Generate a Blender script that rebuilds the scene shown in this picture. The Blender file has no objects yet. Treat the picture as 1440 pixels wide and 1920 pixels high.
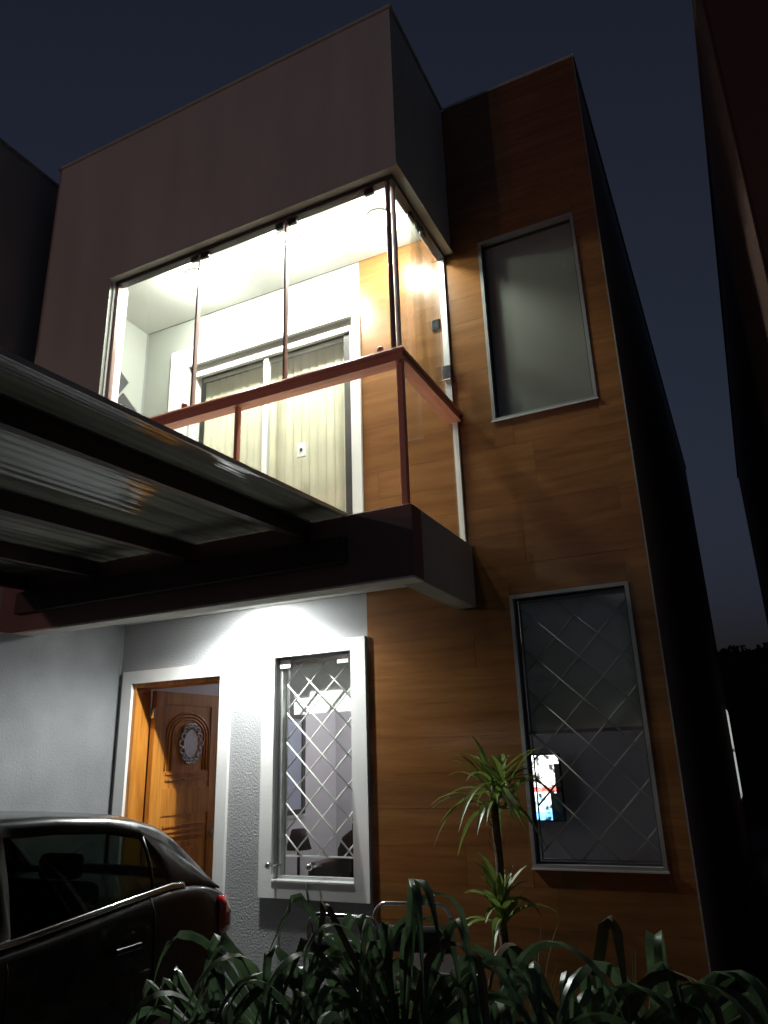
import bpy, bmesh, math, random
from mathutils import Vector, Matrix
random.seed(7)
R = math.radians
sc = bpy.context.scene

# ------------------------------------------------------------------ camera
def view_rotation(yaw, pitch, roll):
    a, b, c = R(yaw), R(pitch), R(roll)
    Rz = Matrix(((math.cos(a), -math.sin(a), 0), (math.sin(a), math.cos(a), 0), (0, 0, 1)))
    Rx = Matrix(((1, 0, 0), (0, math.cos(b), -math.sin(b)), (0, math.sin(b), math.cos(b))))
    Ry = Matrix(((math.cos(c), 0, math.sin(c)), (0, 1, 0), (-math.sin(c), 0, math.cos(c))))
    return Rz @ Rx @ Ry
rot = view_rotation(25.5146, 18.7067, 1.8482)
cam_data = bpy.data.cameras.new('camera')
cam_data.sensor_width = 36.0
cam_data.lens = 1380.9 * 36.0 / 1920.0
cam_data.clip_start = 0.05
cam_data.clip_end = 3000
cam = bpy.data.objects.new('camera', cam_data)
sc.collection.objects.link(cam)
m = Matrix.Identity(4)
for i in range(3):
    m[i][0] = rot[i][0]; m[i][1] = rot[i][2]; m[i][2] = -rot[i][1]
m.translation = Vector((4.748, -4.706, 1.6))
cam.matrix_world = m
sc.camera = cam

# ------------------------------------------------------------------ dusk sky
world = bpy.data.worlds.new('World'); sc.world = world; world.use_nodes = True
wn = world.node_tree.nodes; wl = world.node_tree.links; wn.clear()
sky = wn.new('ShaderNodeTexSky'); sky.sky_type = 'NISHITA'; sky.sun_disc = False
sky.sun_elevation = R(-0.9); sky.sun_rotation = R(150); sky.air_density = 1.0; sky.dust_density = 1.0; sky.ozone_density = 3.6
bg = wn.new('ShaderNodeBackground'); bg.inputs['Strength'].default_value = 0.115
wo = wn.new('ShaderNodeOutputWorld')
hs = wn.new('ShaderNodeHueSaturation'); hs.inputs['Saturation'].default_value = 0.60; hs.inputs['Value'].default_value = 1.0
wl.new(sky.outputs[0], hs.inputs['Color']); wl.new(hs.outputs[0], bg.inputs[0]); wl.new(bg.outputs[0], wo.inputs[0])

sc.view_settings.view_transform = 'Standard'; sc.view_settings.look = 'None'
sc.view_settings.exposure = 0.0; sc.view_settings.gamma = 1.0
try: sc.view_settings.use_curve_mapping = False
except Exception: pass
sc.cycles.use_denoising = True
sc.cycles.max_bounces = 10; sc.cycles.diffuse_bounces = 4; sc.cycles.glossy_bounces = 4
sc.cycles.transparent_max_bounces = 24; sc.cycles.transmission_bounces = 6
sc.cycles.caustics_reflective = False; sc.cycles.caustics_refractive = False
sc.cycles.sample_clamp_indirect = 4.0

# added unseen lights that tint the house front: one warm, one red at left
def added_light(name, loc, energy, col):
    d = bpy.data.lights.new(name, 'POINT'); d.energy = energy; d.color = col; d.shadow_soft_size = 0.15
    o = bpy.data.objects.new(name, d); o.location = loc; sc.collection.objects.link(o)
added_light('added_warm_light', (-2.5, -15.0, 4.5), 250, (1.0, 0.92, 0.85))
added_light('added_red_light', (-1.2, -9.6, 3.55), 95, (1.0, 0.16, 0.08))

# ------------------------------------------------------------------ materials
MATS = {}
def new_mat(name):
    mt = bpy.data.materials.new(name); mt.use_nodes = True
    nt = mt.node_tree; nt.nodes.clear()
    out = nt.nodes.new('ShaderNodeOutputMaterial')
    MATS[name] = mt
    return mt, nt, out
def N(nt, kind, **kw):
    n = nt.nodes.new(kind)
    for k, v in kw.items(): setattr(n, k, v)
    return n
def coords(nt, scale=(1, 1, 1), obj=False):
    tc = N(nt, 'ShaderNodeTexCoord'); mp = N(nt, 'ShaderNodeMapping')
    if obj:
        nt.links.new(tc.outputs['Object'], mp.inputs[0])
    else:
        g = N(nt, 'ShaderNodeNewGeometry'); nt.links.new(g.outputs['Position'], mp.inputs[0])
    mp.inputs['Scale'].default_value = scale
    return mp
def plain(name, col, rough=0.5, metal=0.0, var=0.12, scale=3.0, bump=0.0, bscale=60.0, spec=0.5, coat=0.0, detail=6.0, stretch=(1, 1, 1)):
    mt, nt, out = new_mat(name)
    p = N(nt, 'ShaderNodeBsdfPrincipled')
    p.inputs['Metallic'].default_value = metal
    p.inputs['Specular IOR Level'].default_value = spec
    p.inputs['Coat Weight'].default_value = coat
    p.inputs['Coat Roughness'].default_value = 0.05
    mp = coords(nt)
    nz = N(nt, 'ShaderNodeTexNoise'); nz.inputs['Scale'].default_value = scale; nz.inputs['Detail'].default_value = detail
    nt.links.new(coords(nt, stretch).outputs[0], nz.inputs['Vector'])
    rp = N(nt, 'ShaderNodeValToRGB')
    rp.color_ramp.elements[0].position = 0.3; rp.color_ramp.elements[1].position = 0.7
    rp.color_ramp.elements[0].color = (*[c * (1 - var) for c in col], 1)
    rp.color_ramp.elements[1].color = (*[min(1, c * (1 + var)) for c in col], 1)
    nt.links.new(nz.outputs['Fac'], rp.inputs[0]); nt.links.new(rp.outputs[0], p.inputs['Base Color'])
    mr = N(nt, 'ShaderNodeMapRange'); mr.inputs['To Min'].default_value = rough * 0.85; mr.inputs['To Max'].default_value = min(1, rough * 1.15)
    nt.links.new(nz.outputs['Fac'], mr.inputs['Value']); nt.links.new(mr.outputs[0], p.inputs['Roughness'])
    if bump:
        n2 = N(nt, 'ShaderNodeTexNoise'); n2.inputs['Scale'].default_value = bscale; n2.inputs['Detail'].default_value = 4
        nt.links.new(mp.outputs[0], n2.inputs['Vector'])
        b = N(nt, 'ShaderNodeBump'); b.inputs['Strength'].default_value = bump; b.inputs['Distance'].default_value = 0.01
        nt.links.new(n2.outputs['Fac'], b.inputs['Height']); nt.links.new(b.outputs[0], p.inputs['Normal'])
    nt.links.new(p.outputs[0], out.inputs[0])
    return mt
def glass(name, tint=(0.9, 0.95, 0.92), rough=0.0, base=0.06, smear=0.0):
    mt, nt, out = new_mat(name)
    tr = N(nt, 'ShaderNodeBsdfTransparent'); tr.inputs[0].default_value = (*tint, 1)
    gl = N(nt, 'ShaderNodeBsdfGlossy'); gl.inputs['Roughness'].default_value = rough
    fr = N(nt, 'ShaderNodeFresnel'); ge = N(nt, 'ShaderNodeNewGeometry')
    io = N(nt, 'ShaderNodeMapRange'); io.inputs['To Min'].default_value = 1.5; io.inputs['To Max'].default_value = 1 / 1.5
    nt.links.new(ge.outputs['Backfacing'], io.inputs['Value']); nt.links.new(io.outputs[0], fr.inputs['IOR'])   # both faces of a thin pane alike
    mx = N(nt, 'ShaderNodeMixShader')
    nt.links.new(fr.outputs[0], mx.inputs[0]); nt.links.new(tr.outputs[0], mx.inputs[1]); nt.links.new(gl.outputs[0], mx.inputs[2])
    last = mx
    if smear:   # faint film of dust
        df = N(nt, 'ShaderNodeBsdfDiffuse'); df.inputs[0].default_value = (0.7, 0.72, 0.7, 1)
        mp = coords(nt); nz = N(nt, 'ShaderNodeTexNoise'); nz.inputs['Scale'].default_value = 4; nz.inputs['Detail'].default_value = 5
        nt.links.new(mp.outputs[0], nz.inputs['Vector'])
        ma = N(nt, 'ShaderNodeMath', operation='MULTIPLY'); ma.inputs[1].default_value = smear
        nt.links.new(nz.outputs['Fac'], ma.inputs[0])
        m2 = N(nt, 'ShaderNodeMixShader')
        nt.links.new(ma.outputs[0], m2.inputs[0]); nt.links.new(mx.outputs[0], m2.inputs[1]); nt.links.new(df.outputs[0], m2.inputs[2])
        last = m2
    nt.links.new(last.outputs[0], out.inputs[0])
    return mt
def emit(name, col, strength):
    mt, nt, out = new_mat(name)
    e = N(nt, 'ShaderNodeEmission'); e.inputs[0].default_value = (*col, 1); e.inputs[1].default_value = strength
    nt.links.new(e.outputs[0], out.inputs[0])
    return mt
def wood(name, c0, c1, c2, axis='x', rough=0.35, grain=1.0, joint=0.25, seed=0.0):
    """long-grained wood look, shifted for each piece by the object's random value"""
    mt, nt, out = new_mat(name)
    p = N(nt, 'ShaderNodeBsdfPrincipled')
    tc = N(nt, 'ShaderNodeNewGeometry'); oi = N(nt, 'ShaderNodeObjectInfo')
    mul = N(nt, 'ShaderNodeVectorMath', operation='SCALE'); mul.inputs[3].default_value = 37.0
    cmb = N(nt, 'ShaderNodeCombineXYZ')
    for k in range(3): nt.links.new(oi.outputs['Random'], cmb.inputs[k])
    nt.links.new(cmb.outputs[0], mul.inputs[0])
    add = N(nt, 'ShaderNodeVectorMath', operation='ADD')
    nt.links.new(tc.outputs['Position'], add.inputs[0]); nt.links.new(mul.outputs[0], add.inputs[1])
    mp = N(nt, 'ShaderNodeMapping')
    mp.inputs['Scale'].default_value = (1.3, 9, 14) if axis == 'x' else (14, 14, 1.1)
    nt.links.new(add.outputs[0], mp.inputs[0])
    n1 = N(nt, 'ShaderNodeTexNoise'); n1.inputs['Scale'].default_value = 1.0; n1.inputs['Detail'].default_value = 8; n1.inputs['Roughness'].default_value = 0.62; n1.inputs['Distortion'].default_value = 0.8
    nt.links.new(mp.outputs[0], n1.inputs['Vector'])
    n2 = N(nt, 'ShaderNodeTexNoise'); n2.inputs['Scale'].default_value = 6.0; n2.inputs['Detail'].default_value = 6
    nt.links.new(mp.outputs[0], n2.inputs['Vector'])
    mix = N(nt, 'ShaderNodeMath', operation='MULTIPLY_ADD'); mix.inputs[1].default_value = 0.35 * grain; 
    nt.links.new(n2.outputs['Fac'], mix.inputs[0]); nt.links.new(n1.outputs['Fac'], mix.inputs[2])
    ma2 = N(nt, 'ShaderNodeMath', operation='MULTIPLY_ADD'); ma2.inputs[1].default_value = joint; ma2.inputs[2].default_value = -joint * 0.5 - 0.17 * grain
    nt.links.new(oi.outputs['Random'], ma2.inputs[0])
    ad = N(nt, 'ShaderNodeMath', operation='ADD'); nt.links.new(mix.outputs[0], ad.inputs[0]); nt.links.new(ma2.outputs[0], ad.inputs[1])
    rp = N(nt, 'ShaderNodeValToRGB')
    rp.color_ramp.elements[0].position = 0.28; rp.color_ramp.elements[0].color = (*c0, 1)
    rp.color_ramp.elements[1].position = 0.72; rp.color_ramp.elements[1].color = (*c2, 1)
    e = rp.color_ramp.elements.new(0.5); e.color = (*c1, 1)
    nt.links.new(ad.outputs[0], rp.inputs[0]); nt.links.new(rp.outputs[0], p.inputs['Base Color'])
    p.inputs['Roughness'].default_value = rough
    b = N(nt, 'ShaderNodeBump'); b.inputs['Strength'].default_value = 0.15; b.inputs['Distance'].default_value = 0.003
    nt.links.new(n2.outputs['Fac'], b.inputs['Height']); nt.links.new(b.outputs[0], p.inputs['Normal'])
    nt.links.new(p.outputs[0], out.inputs[0])
    return mt

plain('texture_paint', (0.33, 0.34, 0.345), 0.85, bump=0.6, bscale=80, var=0.10, scale=1.6)
plain('party_paint', (0.200, 0.207, 0.217), 0.85, bump=0.5, bscale=55, var=0.15, scale=2.6, detail=9)
plain('balcony_paint', (0.30, 0.31, 0.28), 0.8, var=0.03, bump=0.08, bscale=90)
plain('white_paint', (0.80, 0.80, 0.78), 0.5, var=0.03, bump=0.05, bscale=90)
plain('ceiling_paint', (0.82, 0.82, 0.78), 0.7, var=0.02)
plain('fascia_paint', (0.47, 0.49, 0.455), 0.8, var=0.08, scale=2.2, bump=0.3, bscale=60, detail=9, stretch=(1.6, 1.6, 0.35))
plain('side_paint', (0.20, 0.20, 0.20), 0.85, var=0.15, scale=0.7, bump=0.2, bscale=50)
plain('slab_paint', (0.22, 0.13, 0.12), 0.7, var=0.12, scale=1.4, bump=0.2)
plain('room_paint', (0.64, 0.615, 0.645), 0.8, var=0.03)
plain('grout', (0.22, 0.13, 0.06), 0.9)
plain('mullion_paint', (0.30, 0.19, 0.17), 0.4, var=0.06, scale=8)
plain('rail_paint', (0.74, 0.29, 0.20), 0.38, var=0.06, scale=6)
plain('aluminium', (0.62, 0.63, 0.63), 0.35, metal=0.6, var=0.06, scale=8)
plain('grey_frame', (0.26, 0.27, 0.275), 0.4, metal=0.3, var=0.06, scale=8)
plain('dark_metal', (0.035, 0.030, 0.030), 0.5, metal=0.2, var=0.2, scale=5)
plain('beam_paint', (0.060, 0.035, 0.035), 0.5, var=0.25, scale=4)
plain('chrome', (0.75, 0.75, 0.76), 0.14, metal=1.0, var=0.04)
plain('black_plastic', (0.012, 0.012, 0.013), 0.45, var=0.2)
plain('black_void', (0.006, 0.006, 0.007), 0.7, var=0.2)
plain('blind_fabric_lit', (0.74, 0.75, 0.71), 0.85, var=0.05, scale=2)  # lighter copy of the blind fabric, light put into its colour
plain('blind_fabric', (0.235, 0.238, 0.215), 0.85, var=0.05, scale=2, bump=0.1, bscale=300)
plain('white_blind', (0.78, 0.78, 0.77), 0.8, var=0.03)
plain('slat_fabric', (0.80, 0.73, 0.56), 0.8, var=0.08, scale=5, bump=0.15, bscale=220)
plain('car_paint', (0.006, 0.0065, 0.007), 0.30, var=0.1, coat=0.5, spec=0.35)
plain('tail_red', (0.38, 0.008, 0.012), 0.12, var=0.2, scale=30, coat=1.0)
plain('tyre', (0.015, 0.015, 0.015), 0.8)
plain('seat_cloth', (0.03, 0.03, 0.033), 0.9)
plain('leather', (0.055, 0.020, 0.013), 0.5, var=0.3, scale=6)
plain('lamp_cloth', (0.10, 0.070, 0.060), 0.85)
plain('dark_wood', (0.045, 0.030, 0.028), 0.5, var=0.3, scale=6)
plain('leaf_green', (0.150, 0.205, 0.048), 0.42, var=0.35, scale=9)
plain('leaf_dry', (0.16, 0.12, 0.06), 0.7, var=0.4, scale=14)
plain('leaf_palm', (0.072, 0.112, 0.062), 0.34, var=0.45, scale=11, spec=0.45)
def leafy(name, amount):
    nt = MATS[name].node_tree; out = next(n for n in nt.nodes if n.type == 'OUTPUT_MATERIAL'); p = next(n for n in nt.nodes if n.type == 'BSDF_PRINCIPLED')
    col = p.inputs['Base Color'].links[0].from_socket
    tl = N(nt, 'ShaderNodeBsdfTranslucent'); br = N(nt, 'ShaderNodeMix', data_type='RGBA', blend_type='MULTIPLY'); br.inputs[0].default_value = 1.0
    nt.links.new(col, br.inputs[6]); br.inputs[7].default_value = (1.6, 1.7, 1.5, 1)
    nt.links.new(br.outputs[2], tl.inputs[0])
    mx = N(nt, 'ShaderNodeMixShader'); mx.inputs[0].default_value = amount
    nt.links.new(p.outputs[0], mx.inputs[1]); nt.links.new(tl.outputs[0], mx.inputs[2]); nt.links.new(mx.outputs[0], out.inputs[0])
leafy('leaf_palm', 0.20); leafy('leaf_green', 0.20)
plain('trunk', (0.085, 0.060, 0.040), 0.9, bump=0.8, bscale=40, var=0.3, scale=20)
plain('soil', (0.035, 0.028, 0.020), 0.95, bump=0.8, bscale=30, var=0.4)
plain('paving', (0.10, 0.095, 0.09), 0.85, bump=0.3, var=0.2, scale=2)
plain('hill_green', (0.020, 0.026, 0.016), 0.95, var=0.3)
plain('garden_wall_paint', (0.12, 0.075, 0.065), 0.9, var=0.2, bump=0.3)
plain('neighbour_paint', (0.085, 0.045, 0.035), 0.85, var=0.15, scale=0.8, bump=0.2)
plain('neighbour_grey', (0.26, 0.26, 0.265), 0.85, var=0.15, scale=0.8, bump=0.2)
plain('charcoal', (0.03, 0.03, 0.032), 0.6, var=0.3, scale=12)
plain('silver_plaque', (0.52, 0.52, 0.54), 0.45, metal=0.4, var=0.12, scale=40)
plain('marker_white', (0.75, 0.75, 0.72), 0.6)
glass('pane_glass', (0.975, 0.988, 0.978), smear=0.02)
glass('balcony_glass', (0.975, 0.99, 0.975), smear=0.012)
glass('car_glass', (0.18, 0.22, 0.20), smear=0.0)
wood('tile_wood', (0.142, 0.059, 0.018), (0.190, 0.082, 0.025), (0.245, 0.112, 0.036), 'x', 0.26, 0.45, 0.14)
wood('door_wood', (0.22, 0.070, 0.014), (0.50, 0.185, 0.026), (0.62, 0.265, 0.042), 'z', 0.35, 0.8, 0.10)
emit('balcony_bulb', (0.985, 1.0, 0.91), 700)
emit('room_bulb', (1.0, 0.98, 1.0), 115)

def multiwall(name):
    """ribbed twin-wall plastic roof sheet: cloudy, glossy underneath, ribs along y"""
    mt, nt, out = new_mat(name)
    p = N(nt, 'ShaderNodeBsdfPrincipled')
    p.inputs['Base Color'].default_value = (0.10, 0.102, 0.10, 1); p.inputs['Roughness'].default_value = 0.07
    p.inputs['Specular IOR Level'].default_value = 1.0; p.inputs['IOR'].default_value = 1.6
    g = N(nt, 'ShaderNodeNewGeometry')
    mp = N(nt, 'ShaderNodeMapping'); mp.inputs['Scale'].default_value = (1, 0.02, 0.02)
    nt.links.new(g.outputs['Position'], mp.inputs[0])
    wv = N(nt, 'ShaderNodeTexWave', wave_type='BANDS', bands_direction='X'); wv.inputs['Scale'].default_value = 5.0; wv.inputs['Distortion'].default_value = 0.3
    nt.links.new(mp.outputs[0], wv.inputs['Vector'])
    nz = N(nt, 'ShaderNodeTexNoise'); nz.inputs['Scale'].default_value = 55; nz.inputs['Detail'].default_value = 3
    nt.links.new(mp.outputs[0], nz.inputs['Vector'])
    ad = N(nt, 'ShaderNodeMath', operation='MULTIPLY_ADD'); ad.inputs[1].default_value = 0.8
    nt.links.new(nz.outputs['Fac'], ad.inputs[0]); nt.links.new(wv.outputs['Fac'], ad.inputs[2])
    b = N(nt, 'ShaderNodeBump'); b.inputs['Strength'].default_value = 0.14; b.inputs['Distance'].default_value = 0.006
    nt.links.new(ad.outputs[0], b.inputs['Height']); nt.links.new(b.outputs[0], p.inputs['Normal'])
    tl = N(nt, 'ShaderNodeBsdfTranslucent'); tl.inputs[0].default_value = (0.72, 0.72, 0.66, 1)
    ms = N(nt, 'ShaderNodeMixShader'); n4 = N(nt, 'ShaderNodeTexNoise'); n4.inputs['Scale'].default_value = 11; n4.inputs['Detail'].default_value = 3; nt.links.new(mp.outputs[0], n4.inputs['Vector'])
    m4 = N(nt, 'ShaderNodeMapRange'); m4.inputs['From Min'].default_value = 0.35; m4.inputs['From Max'].default_value = 0.68; m4.inputs['To Min'].default_value = 0.05; m4.inputs['To Max'].default_value = 0.20
    nt.links.new(n4.outputs['Fac'], m4.inputs['Value']); nt.links.new(m4.outputs[0], ms.inputs[0]); nt.links.new(p.outputs[0], ms.inputs[1]); nt.links.new(tl.outputs[0], ms.inputs[2])
    tr = N(nt, 'ShaderNodeBsdfTransparent'); tr.inputs[0].default_value = (0.7, 0.72, 0.72, 1)
    n3 = N(nt, 'ShaderNodeTexNoise'); n3.inputs['Scale'].default_value = 2.2
    nt.links.new(g.outputs['Position'], n3.inputs['Vector'])
    mr = N(nt, 'ShaderNodeMapRange'); mr.inputs['To Min'].default_value = 0.88; mr.inputs['To Max'].default_value = 0.98
    nt.links.new(n3.outputs['Fac'], mr.inputs['Value'])
    mx = N(nt, 'ShaderNodeMixShader')
    nt.links.new(mr.outputs[0], mx.inputs[0]); nt.links.new(tr.outputs[0], mx.inputs[1]); nt.links.new(ms.outputs[0], mx.inputs[2])
    nt.links.new(mx.outputs[0], out.inputs[0])
multiwall('roof_sheet')

# ------------------------------------------------------------------ builders
COL = sc.collection
def tag(o, label=None, cat=None, group=None, kind=None):
    if label: o['label'] = label
    if cat: o['category'] = cat
    if group: o['group'] = group
    if kind: o['kind'] = kind
    return o
def thing(name, loc, label, cat, group=None):
    o = bpy.data.objects.new(name, None); o.location = loc; o.empty_display_size = 0.1
    COL.objects.link(o)
    return tag(o, label, cat, group)
def world_loc(o):
    v = Vector(o.location); 
    while o.parent: o = o.parent; v = v + Vector(o.location)
    return v
def obj(name, me, mat=None, parent=None):
    o = bpy.data.objects.new(name, me)
    if mat: me.materials.append(MATS[mat])
    COL.objects.link(o)
    if parent is not None:
        o.parent = parent
    return o
def settle(o, centre):
    """vertices are given in world space: move the origin to `centre`, relative to the parent"""
    me = o.data; me.transform(Matrix.Translation(-Vector(centre)))
    o.location = Vector(centre) - (world_loc(o.parent) if o.parent else Vector((0, 0, 0)))
    return o
def mesh(name, verts, faces, mat, parent=None, smooth=False, settle_it=True):
    me = bpy.data.meshes.new(name); me.from_pydata([tuple(v) for v in verts], [], faces); me.update()
    bm = bmesh.new(); bm.from_mesh(me); bmesh.ops.recalc_face_normals(bm, faces=bm.faces); bm.to_mesh(me); bm.free()
    if smooth:
        for p in me.polygons: p.use_smooth = True
    o = obj(name, me, mat, parent)
    if settle_it:
        mn = [min(v[k] for v in verts) for k in range(3)]; mx = [max(v[k] for v in verts) for k in range(3)]
        settle(o, ((mn[0] + mx[0]) / 2, (mn[1] + mx[1]) / 2, mn[2]))
    return o
BOXF = [(0, 3, 2, 1), (4, 5, 6, 7), (0, 1, 5, 4), (1, 2, 6, 5), (2, 3, 7, 6), (3, 0, 4, 7)]
def boxv(x0, x1, y0, y1, z0, z1):
    return [(x0, y0, z0), (x1, y0, z0), (x1, y1, z0), (x0, y1, z0), (x0, y0, z1), (x1, y0, z1), (x1, y1, z1), (x0, y1, z1)]
def box(name, x0, x1, y0, y1, z0, z1, mat, parent=None, bevel=0.0, seg=1):
    o = mesh(name, boxv(x0, x1, y0, y1, z0, z1), BOXF, mat, parent)
    if bevel:
        bm = bmesh.new(); bm.from_mesh(o.data)
        bmesh.ops.bevel(bm, geom=list(bm.edges), offset=bevel, segments=seg, affect='EDGES', profile=0.5)
        bm.to_mesh(o.data); bm.free()
    return o
def boxes(name, lst, mat, parent=None):
    v, f = [], []
    for b in lst:
        n = len(v); v += boxv(*b); f += [tuple(i + n for i in q) for q in BOXF]
    return mesh(name, v, f, mat, parent)
def wall(name, x0, x1, z0, z1, y0, y1, holes, mat, parent=None):
    """upright wall slab across x with rectangular openings and their reveals"""
    xs = sorted({x0, x1, *[h[0] for h in holes], *[h[1] for h in holes]}); xs = [x for x in xs if x0 <= x <= x1]
    zs = sorted({z0, z1, *[h[2] for h in holes], *[h[3] for h in holes]}); zs = [z for z in zs if z0 <= z <= z1]
    solid = {}
    for i in range(len(xs) - 1):
        for k in range(len(zs) - 1):
            cx, cz = (xs[i] + xs[i + 1]) / 2, (zs[k] + zs[k + 1]) / 2
            solid[i, k] = not any(h[0] < cx < h[1] and h[2] < cz < h[3] for h in holes)
    v, f = [], []
    def quad(a, b, c, d):
        n = len(v); v.extend((a, b, c, d)); f.append((n, n + 1, n + 2, n + 3))
    for (i, k), s in solid.items():
        if not s: continue
        a, b, c, d = xs[i], xs[i + 1], zs[k], zs[k + 1]
        quad((a, y0, c), (b, y0, c), (b, y0, d), (a, y0, d)); quad((b, y1, c), (a, y1, c), (a, y1, d), (b, y1, d))
        if not solid.get((i - 1, k)): quad((a, y1, c), (a, y0, c), (a, y0, d), (a, y1, d))
        if not solid.get((i + 1, k)): quad((b, y0, c), (b, y1, c), (b, y1, d), (b, y0, d))
        if not solid.get((i, k - 1)): quad((a, y1, c), (b, y1, c), (b, y0, c), (a, y0, c))
        if not solid.get((i, k + 1)): quad((a, y0, d), (b, y0, d), (b, y1, d), (a, y1, d))
    me = bpy.data.meshes.new(name); me.from_pydata(v, [], f); me.update()
    bm = bmesh.new(); bm.from_mesh(me); bmesh.ops.remove_doubles(bm, verts=bm.verts, dist=1e-5); bmesh.ops.recalc_face_normals(bm, faces=bm.faces); bm.to_mesh(me); bm.free()
    o = obj(name, me, mat, parent)
    return settle(o, ((x0 + x1) / 2, (y0 + y1) / 2, z0))
def frame_ring(name, x0, x1, z0, z1, w, y0, y1, mat, parent=None, bottom=True):
    l = [(x0, x0 + w, y0, y1, z0, z1), (x1 - w, x1, y0, y1, z0, z1), (x0 + w, x1 - w, y0, y1, z1 - w, z1)]
    if bottom: l.append((x0 + w, x1 - w, y0, y1, z0, z0 + w))
    return boxes(name, l, mat, parent)
def tube_data(pts, rad, n=8, closed=False, cap=True):
    pts = [Vector(p) for p in pts]; v, f = [], []
    m_ = len(pts); up = None
    for i, p in enumerate(pts):
        if closed: t = pts[(i + 1) % m_] - pts[i - 1]
        else: t = pts[min(i + 1, m_ - 1)] - pts[max(i - 1, 0)]
        t.normalize()
        if up is None:
            up = Vector((0, 0, 1)) if abs(t.z) < 0.9 else Vector((1, 0, 0))
        side = t.cross(up)
        if side.length < 1e-4: side = t.orthogonal()
        side.normalize(); up = side.cross(t).normalized()
        r_ = rad[i] if isinstance(rad, (list, tuple)) else rad
        for k in range(n):
            a = 2 * math.pi * k / n
            v.append(p + side * math.cos(a) * r_ + up * math.sin(a) * r_)
    for i in range(m_ if closed else m_ - 1):
        j = (i + 1) % m_
        for k in range(n):
            f.append((i * n + k, i * n + (k + 1) % n, j * n + (k + 1) % n, j * n + k))
    if cap and not closed:
        f.append(tuple(range(n))); f.append(tuple((m_ - 1) * n + k for k in reversed(range(n))))
    return v, f
def tube(name, pts, rad, mat, parent=None, n=8, closed=False):
    v, f = tube_data(pts, rad, n, closed)
    return mesh(name, v, f, mat, parent, smooth=True)
def lathe(name, prof, centre, mat, parent=None, n=24, axis='z'):
    v, f = [], []
    for r_, h in prof:
        for k in range(n):
            a = 2 * math.pi * k / n
            q = (r_ * math.cos(a), r_ * math.sin(a), h)
            if axis == 'y': q = (q[0], q[2], q[1])
            if axis == 'x': q = (q[2], q[0], q[1])
            v.append((centre[0] + q[0], centre[1] + q[1], centre[2] + q[2]))
    for i in range(len(prof) - 1):
        for k in range(n):
            f.append((i * n + k, i * n + (k + 1) % n, (i + 1) * n + (k + 1) % n, (i + 1) * n + k))
    f.append(tuple(range(n))); f.append(tuple((len(prof) - 1) * n + k for k in reversed(range(n))))
    return mesh(name, v, f, mat, parent, smooth=True)
def copy_tree(o, parent=None):
    c = o.copy(); COL.objects.link(c); c.parent = parent
    for ch in list(o.children): copy_tree(ch, c)
    return c

# ------------------------------------------------------------------ setting: ground, hill
def ground():
    v = [(-400, -400, 0), (400, -400, 0), (400, 400, 0), (-400, 400, 0)]
    tag(mesh('ground', v, [(0, 1, 2, 3)], 'paving', settle_it=False), kind='structure')
    tag(box('planting_bed', 2.75, 5.1, -3.6, -0.28, 0.004, 0.10, 'soil', bevel=0.02), kind='structure')
    # far wooded hill
    v, f = [], []
    nx = 60
    for i in range(nx + 1):
        x = -120 + 260 * i / nx
        h = 12.2 + 1.2 * math.sin(x * 0.05) + 0.7 * math.sin(x * 0.17 + 1)
        for (y, k) in ((80, 0.0), (92, 0.75), (100, 1.0), (120, 1.02), (150, 0.0)):
            v.append((x, y, h * k - (0.5 if k == 0 else 0)))
    for i in range(nx):
        for k in range(4):
            f.append((i * 5 + k, (i + 1) * 5 + k, (i + 1) * 5 + k + 1, i * 5 + k + 1))
    tag(mesh('hill', v, f, 'hill_green', smooth=True, settle_it=False), kind='structure')
    v, f = [], []
    rnd = random.Random(3)
    for i in range(260):
        x = rnd.uniform(-10, 22); y = rnd.uniform(98, 104)
        h = 12.2 + 1.2 * math.sin(x * 0.05) + 0.7 * math.sin(x * 0.17 + 1)
        r_ = rnd.uniform(0.25, 0.7); t = rnd.uniform(0.3, 1.3) * (1.6 if rnd.random() < 0.12 else 1)
        for q in range(26):
            c = Vector((x + rnd.gauss(0, r_ * .5), y + rnd.gauss(0, r_ * .5), h - 0.3 + t * rnd.random() ** .7))
            d = Vector((rnd.gauss(0, 1), rnd.gauss(0, 1), rnd.gauss(0, 1))).normalized() * rnd.uniform(.12, .3)
            e = d.orthogonal().normalized() * rnd.uniform(.1, .25)
            n = len(v); v += [c - d, c + e, c + d, c - e]; f.append((n, n + 1, n + 2, n + 3))
    tag(mesh('far_woodland', v, f, 'hill_green', settle_it=False), 'dark far-off treeline on the hill crest between the houses', 'woodland', kind='stuff')
ground()

# ------------------------------------------------------------------ the house
XW, XB, XR, XF, D = 2.341, 3.176, 4.301, -0.216, 1.045
ZS0, ZS1, ZP, ZG, ZC, ZSO = 2.563, 3.0, 6.893, 5.42, 5.65, 2.769
TH = 0.15
DOOR = (0.155, 1.062, 0.10, 2.27)
LWIN = (1.565, 2.211, 0.842, 2.365)
RWIN = (3.408, 4.167, 0.975, 2.614)
UWIN = (3.397, 4.137, 3.890, 5.437)
SLID = (0.55, 2.272, ZS1 + 0.02, 5.128)
house = thing('house', (2.15, 5, 0), 'two-storey house with lit glazed balcony and wood-look tiled front', 'house')

wall('ground_floor_wall', 0.0, XW, 0.0, 2.90, 0.0, TH, [DOOR, LWIN], 'texture_paint', house)
wall('balcony_back_wall', 0.0, XW, 2.90, 6.60, 0.0, TH, [SLID], 'balcony_paint', house)
tower = wall('tower_wall', XW, XR, 0.0, ZP - 0.004, 0.0, TH, [RWIN, UWIN], 'grout', house)

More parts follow.
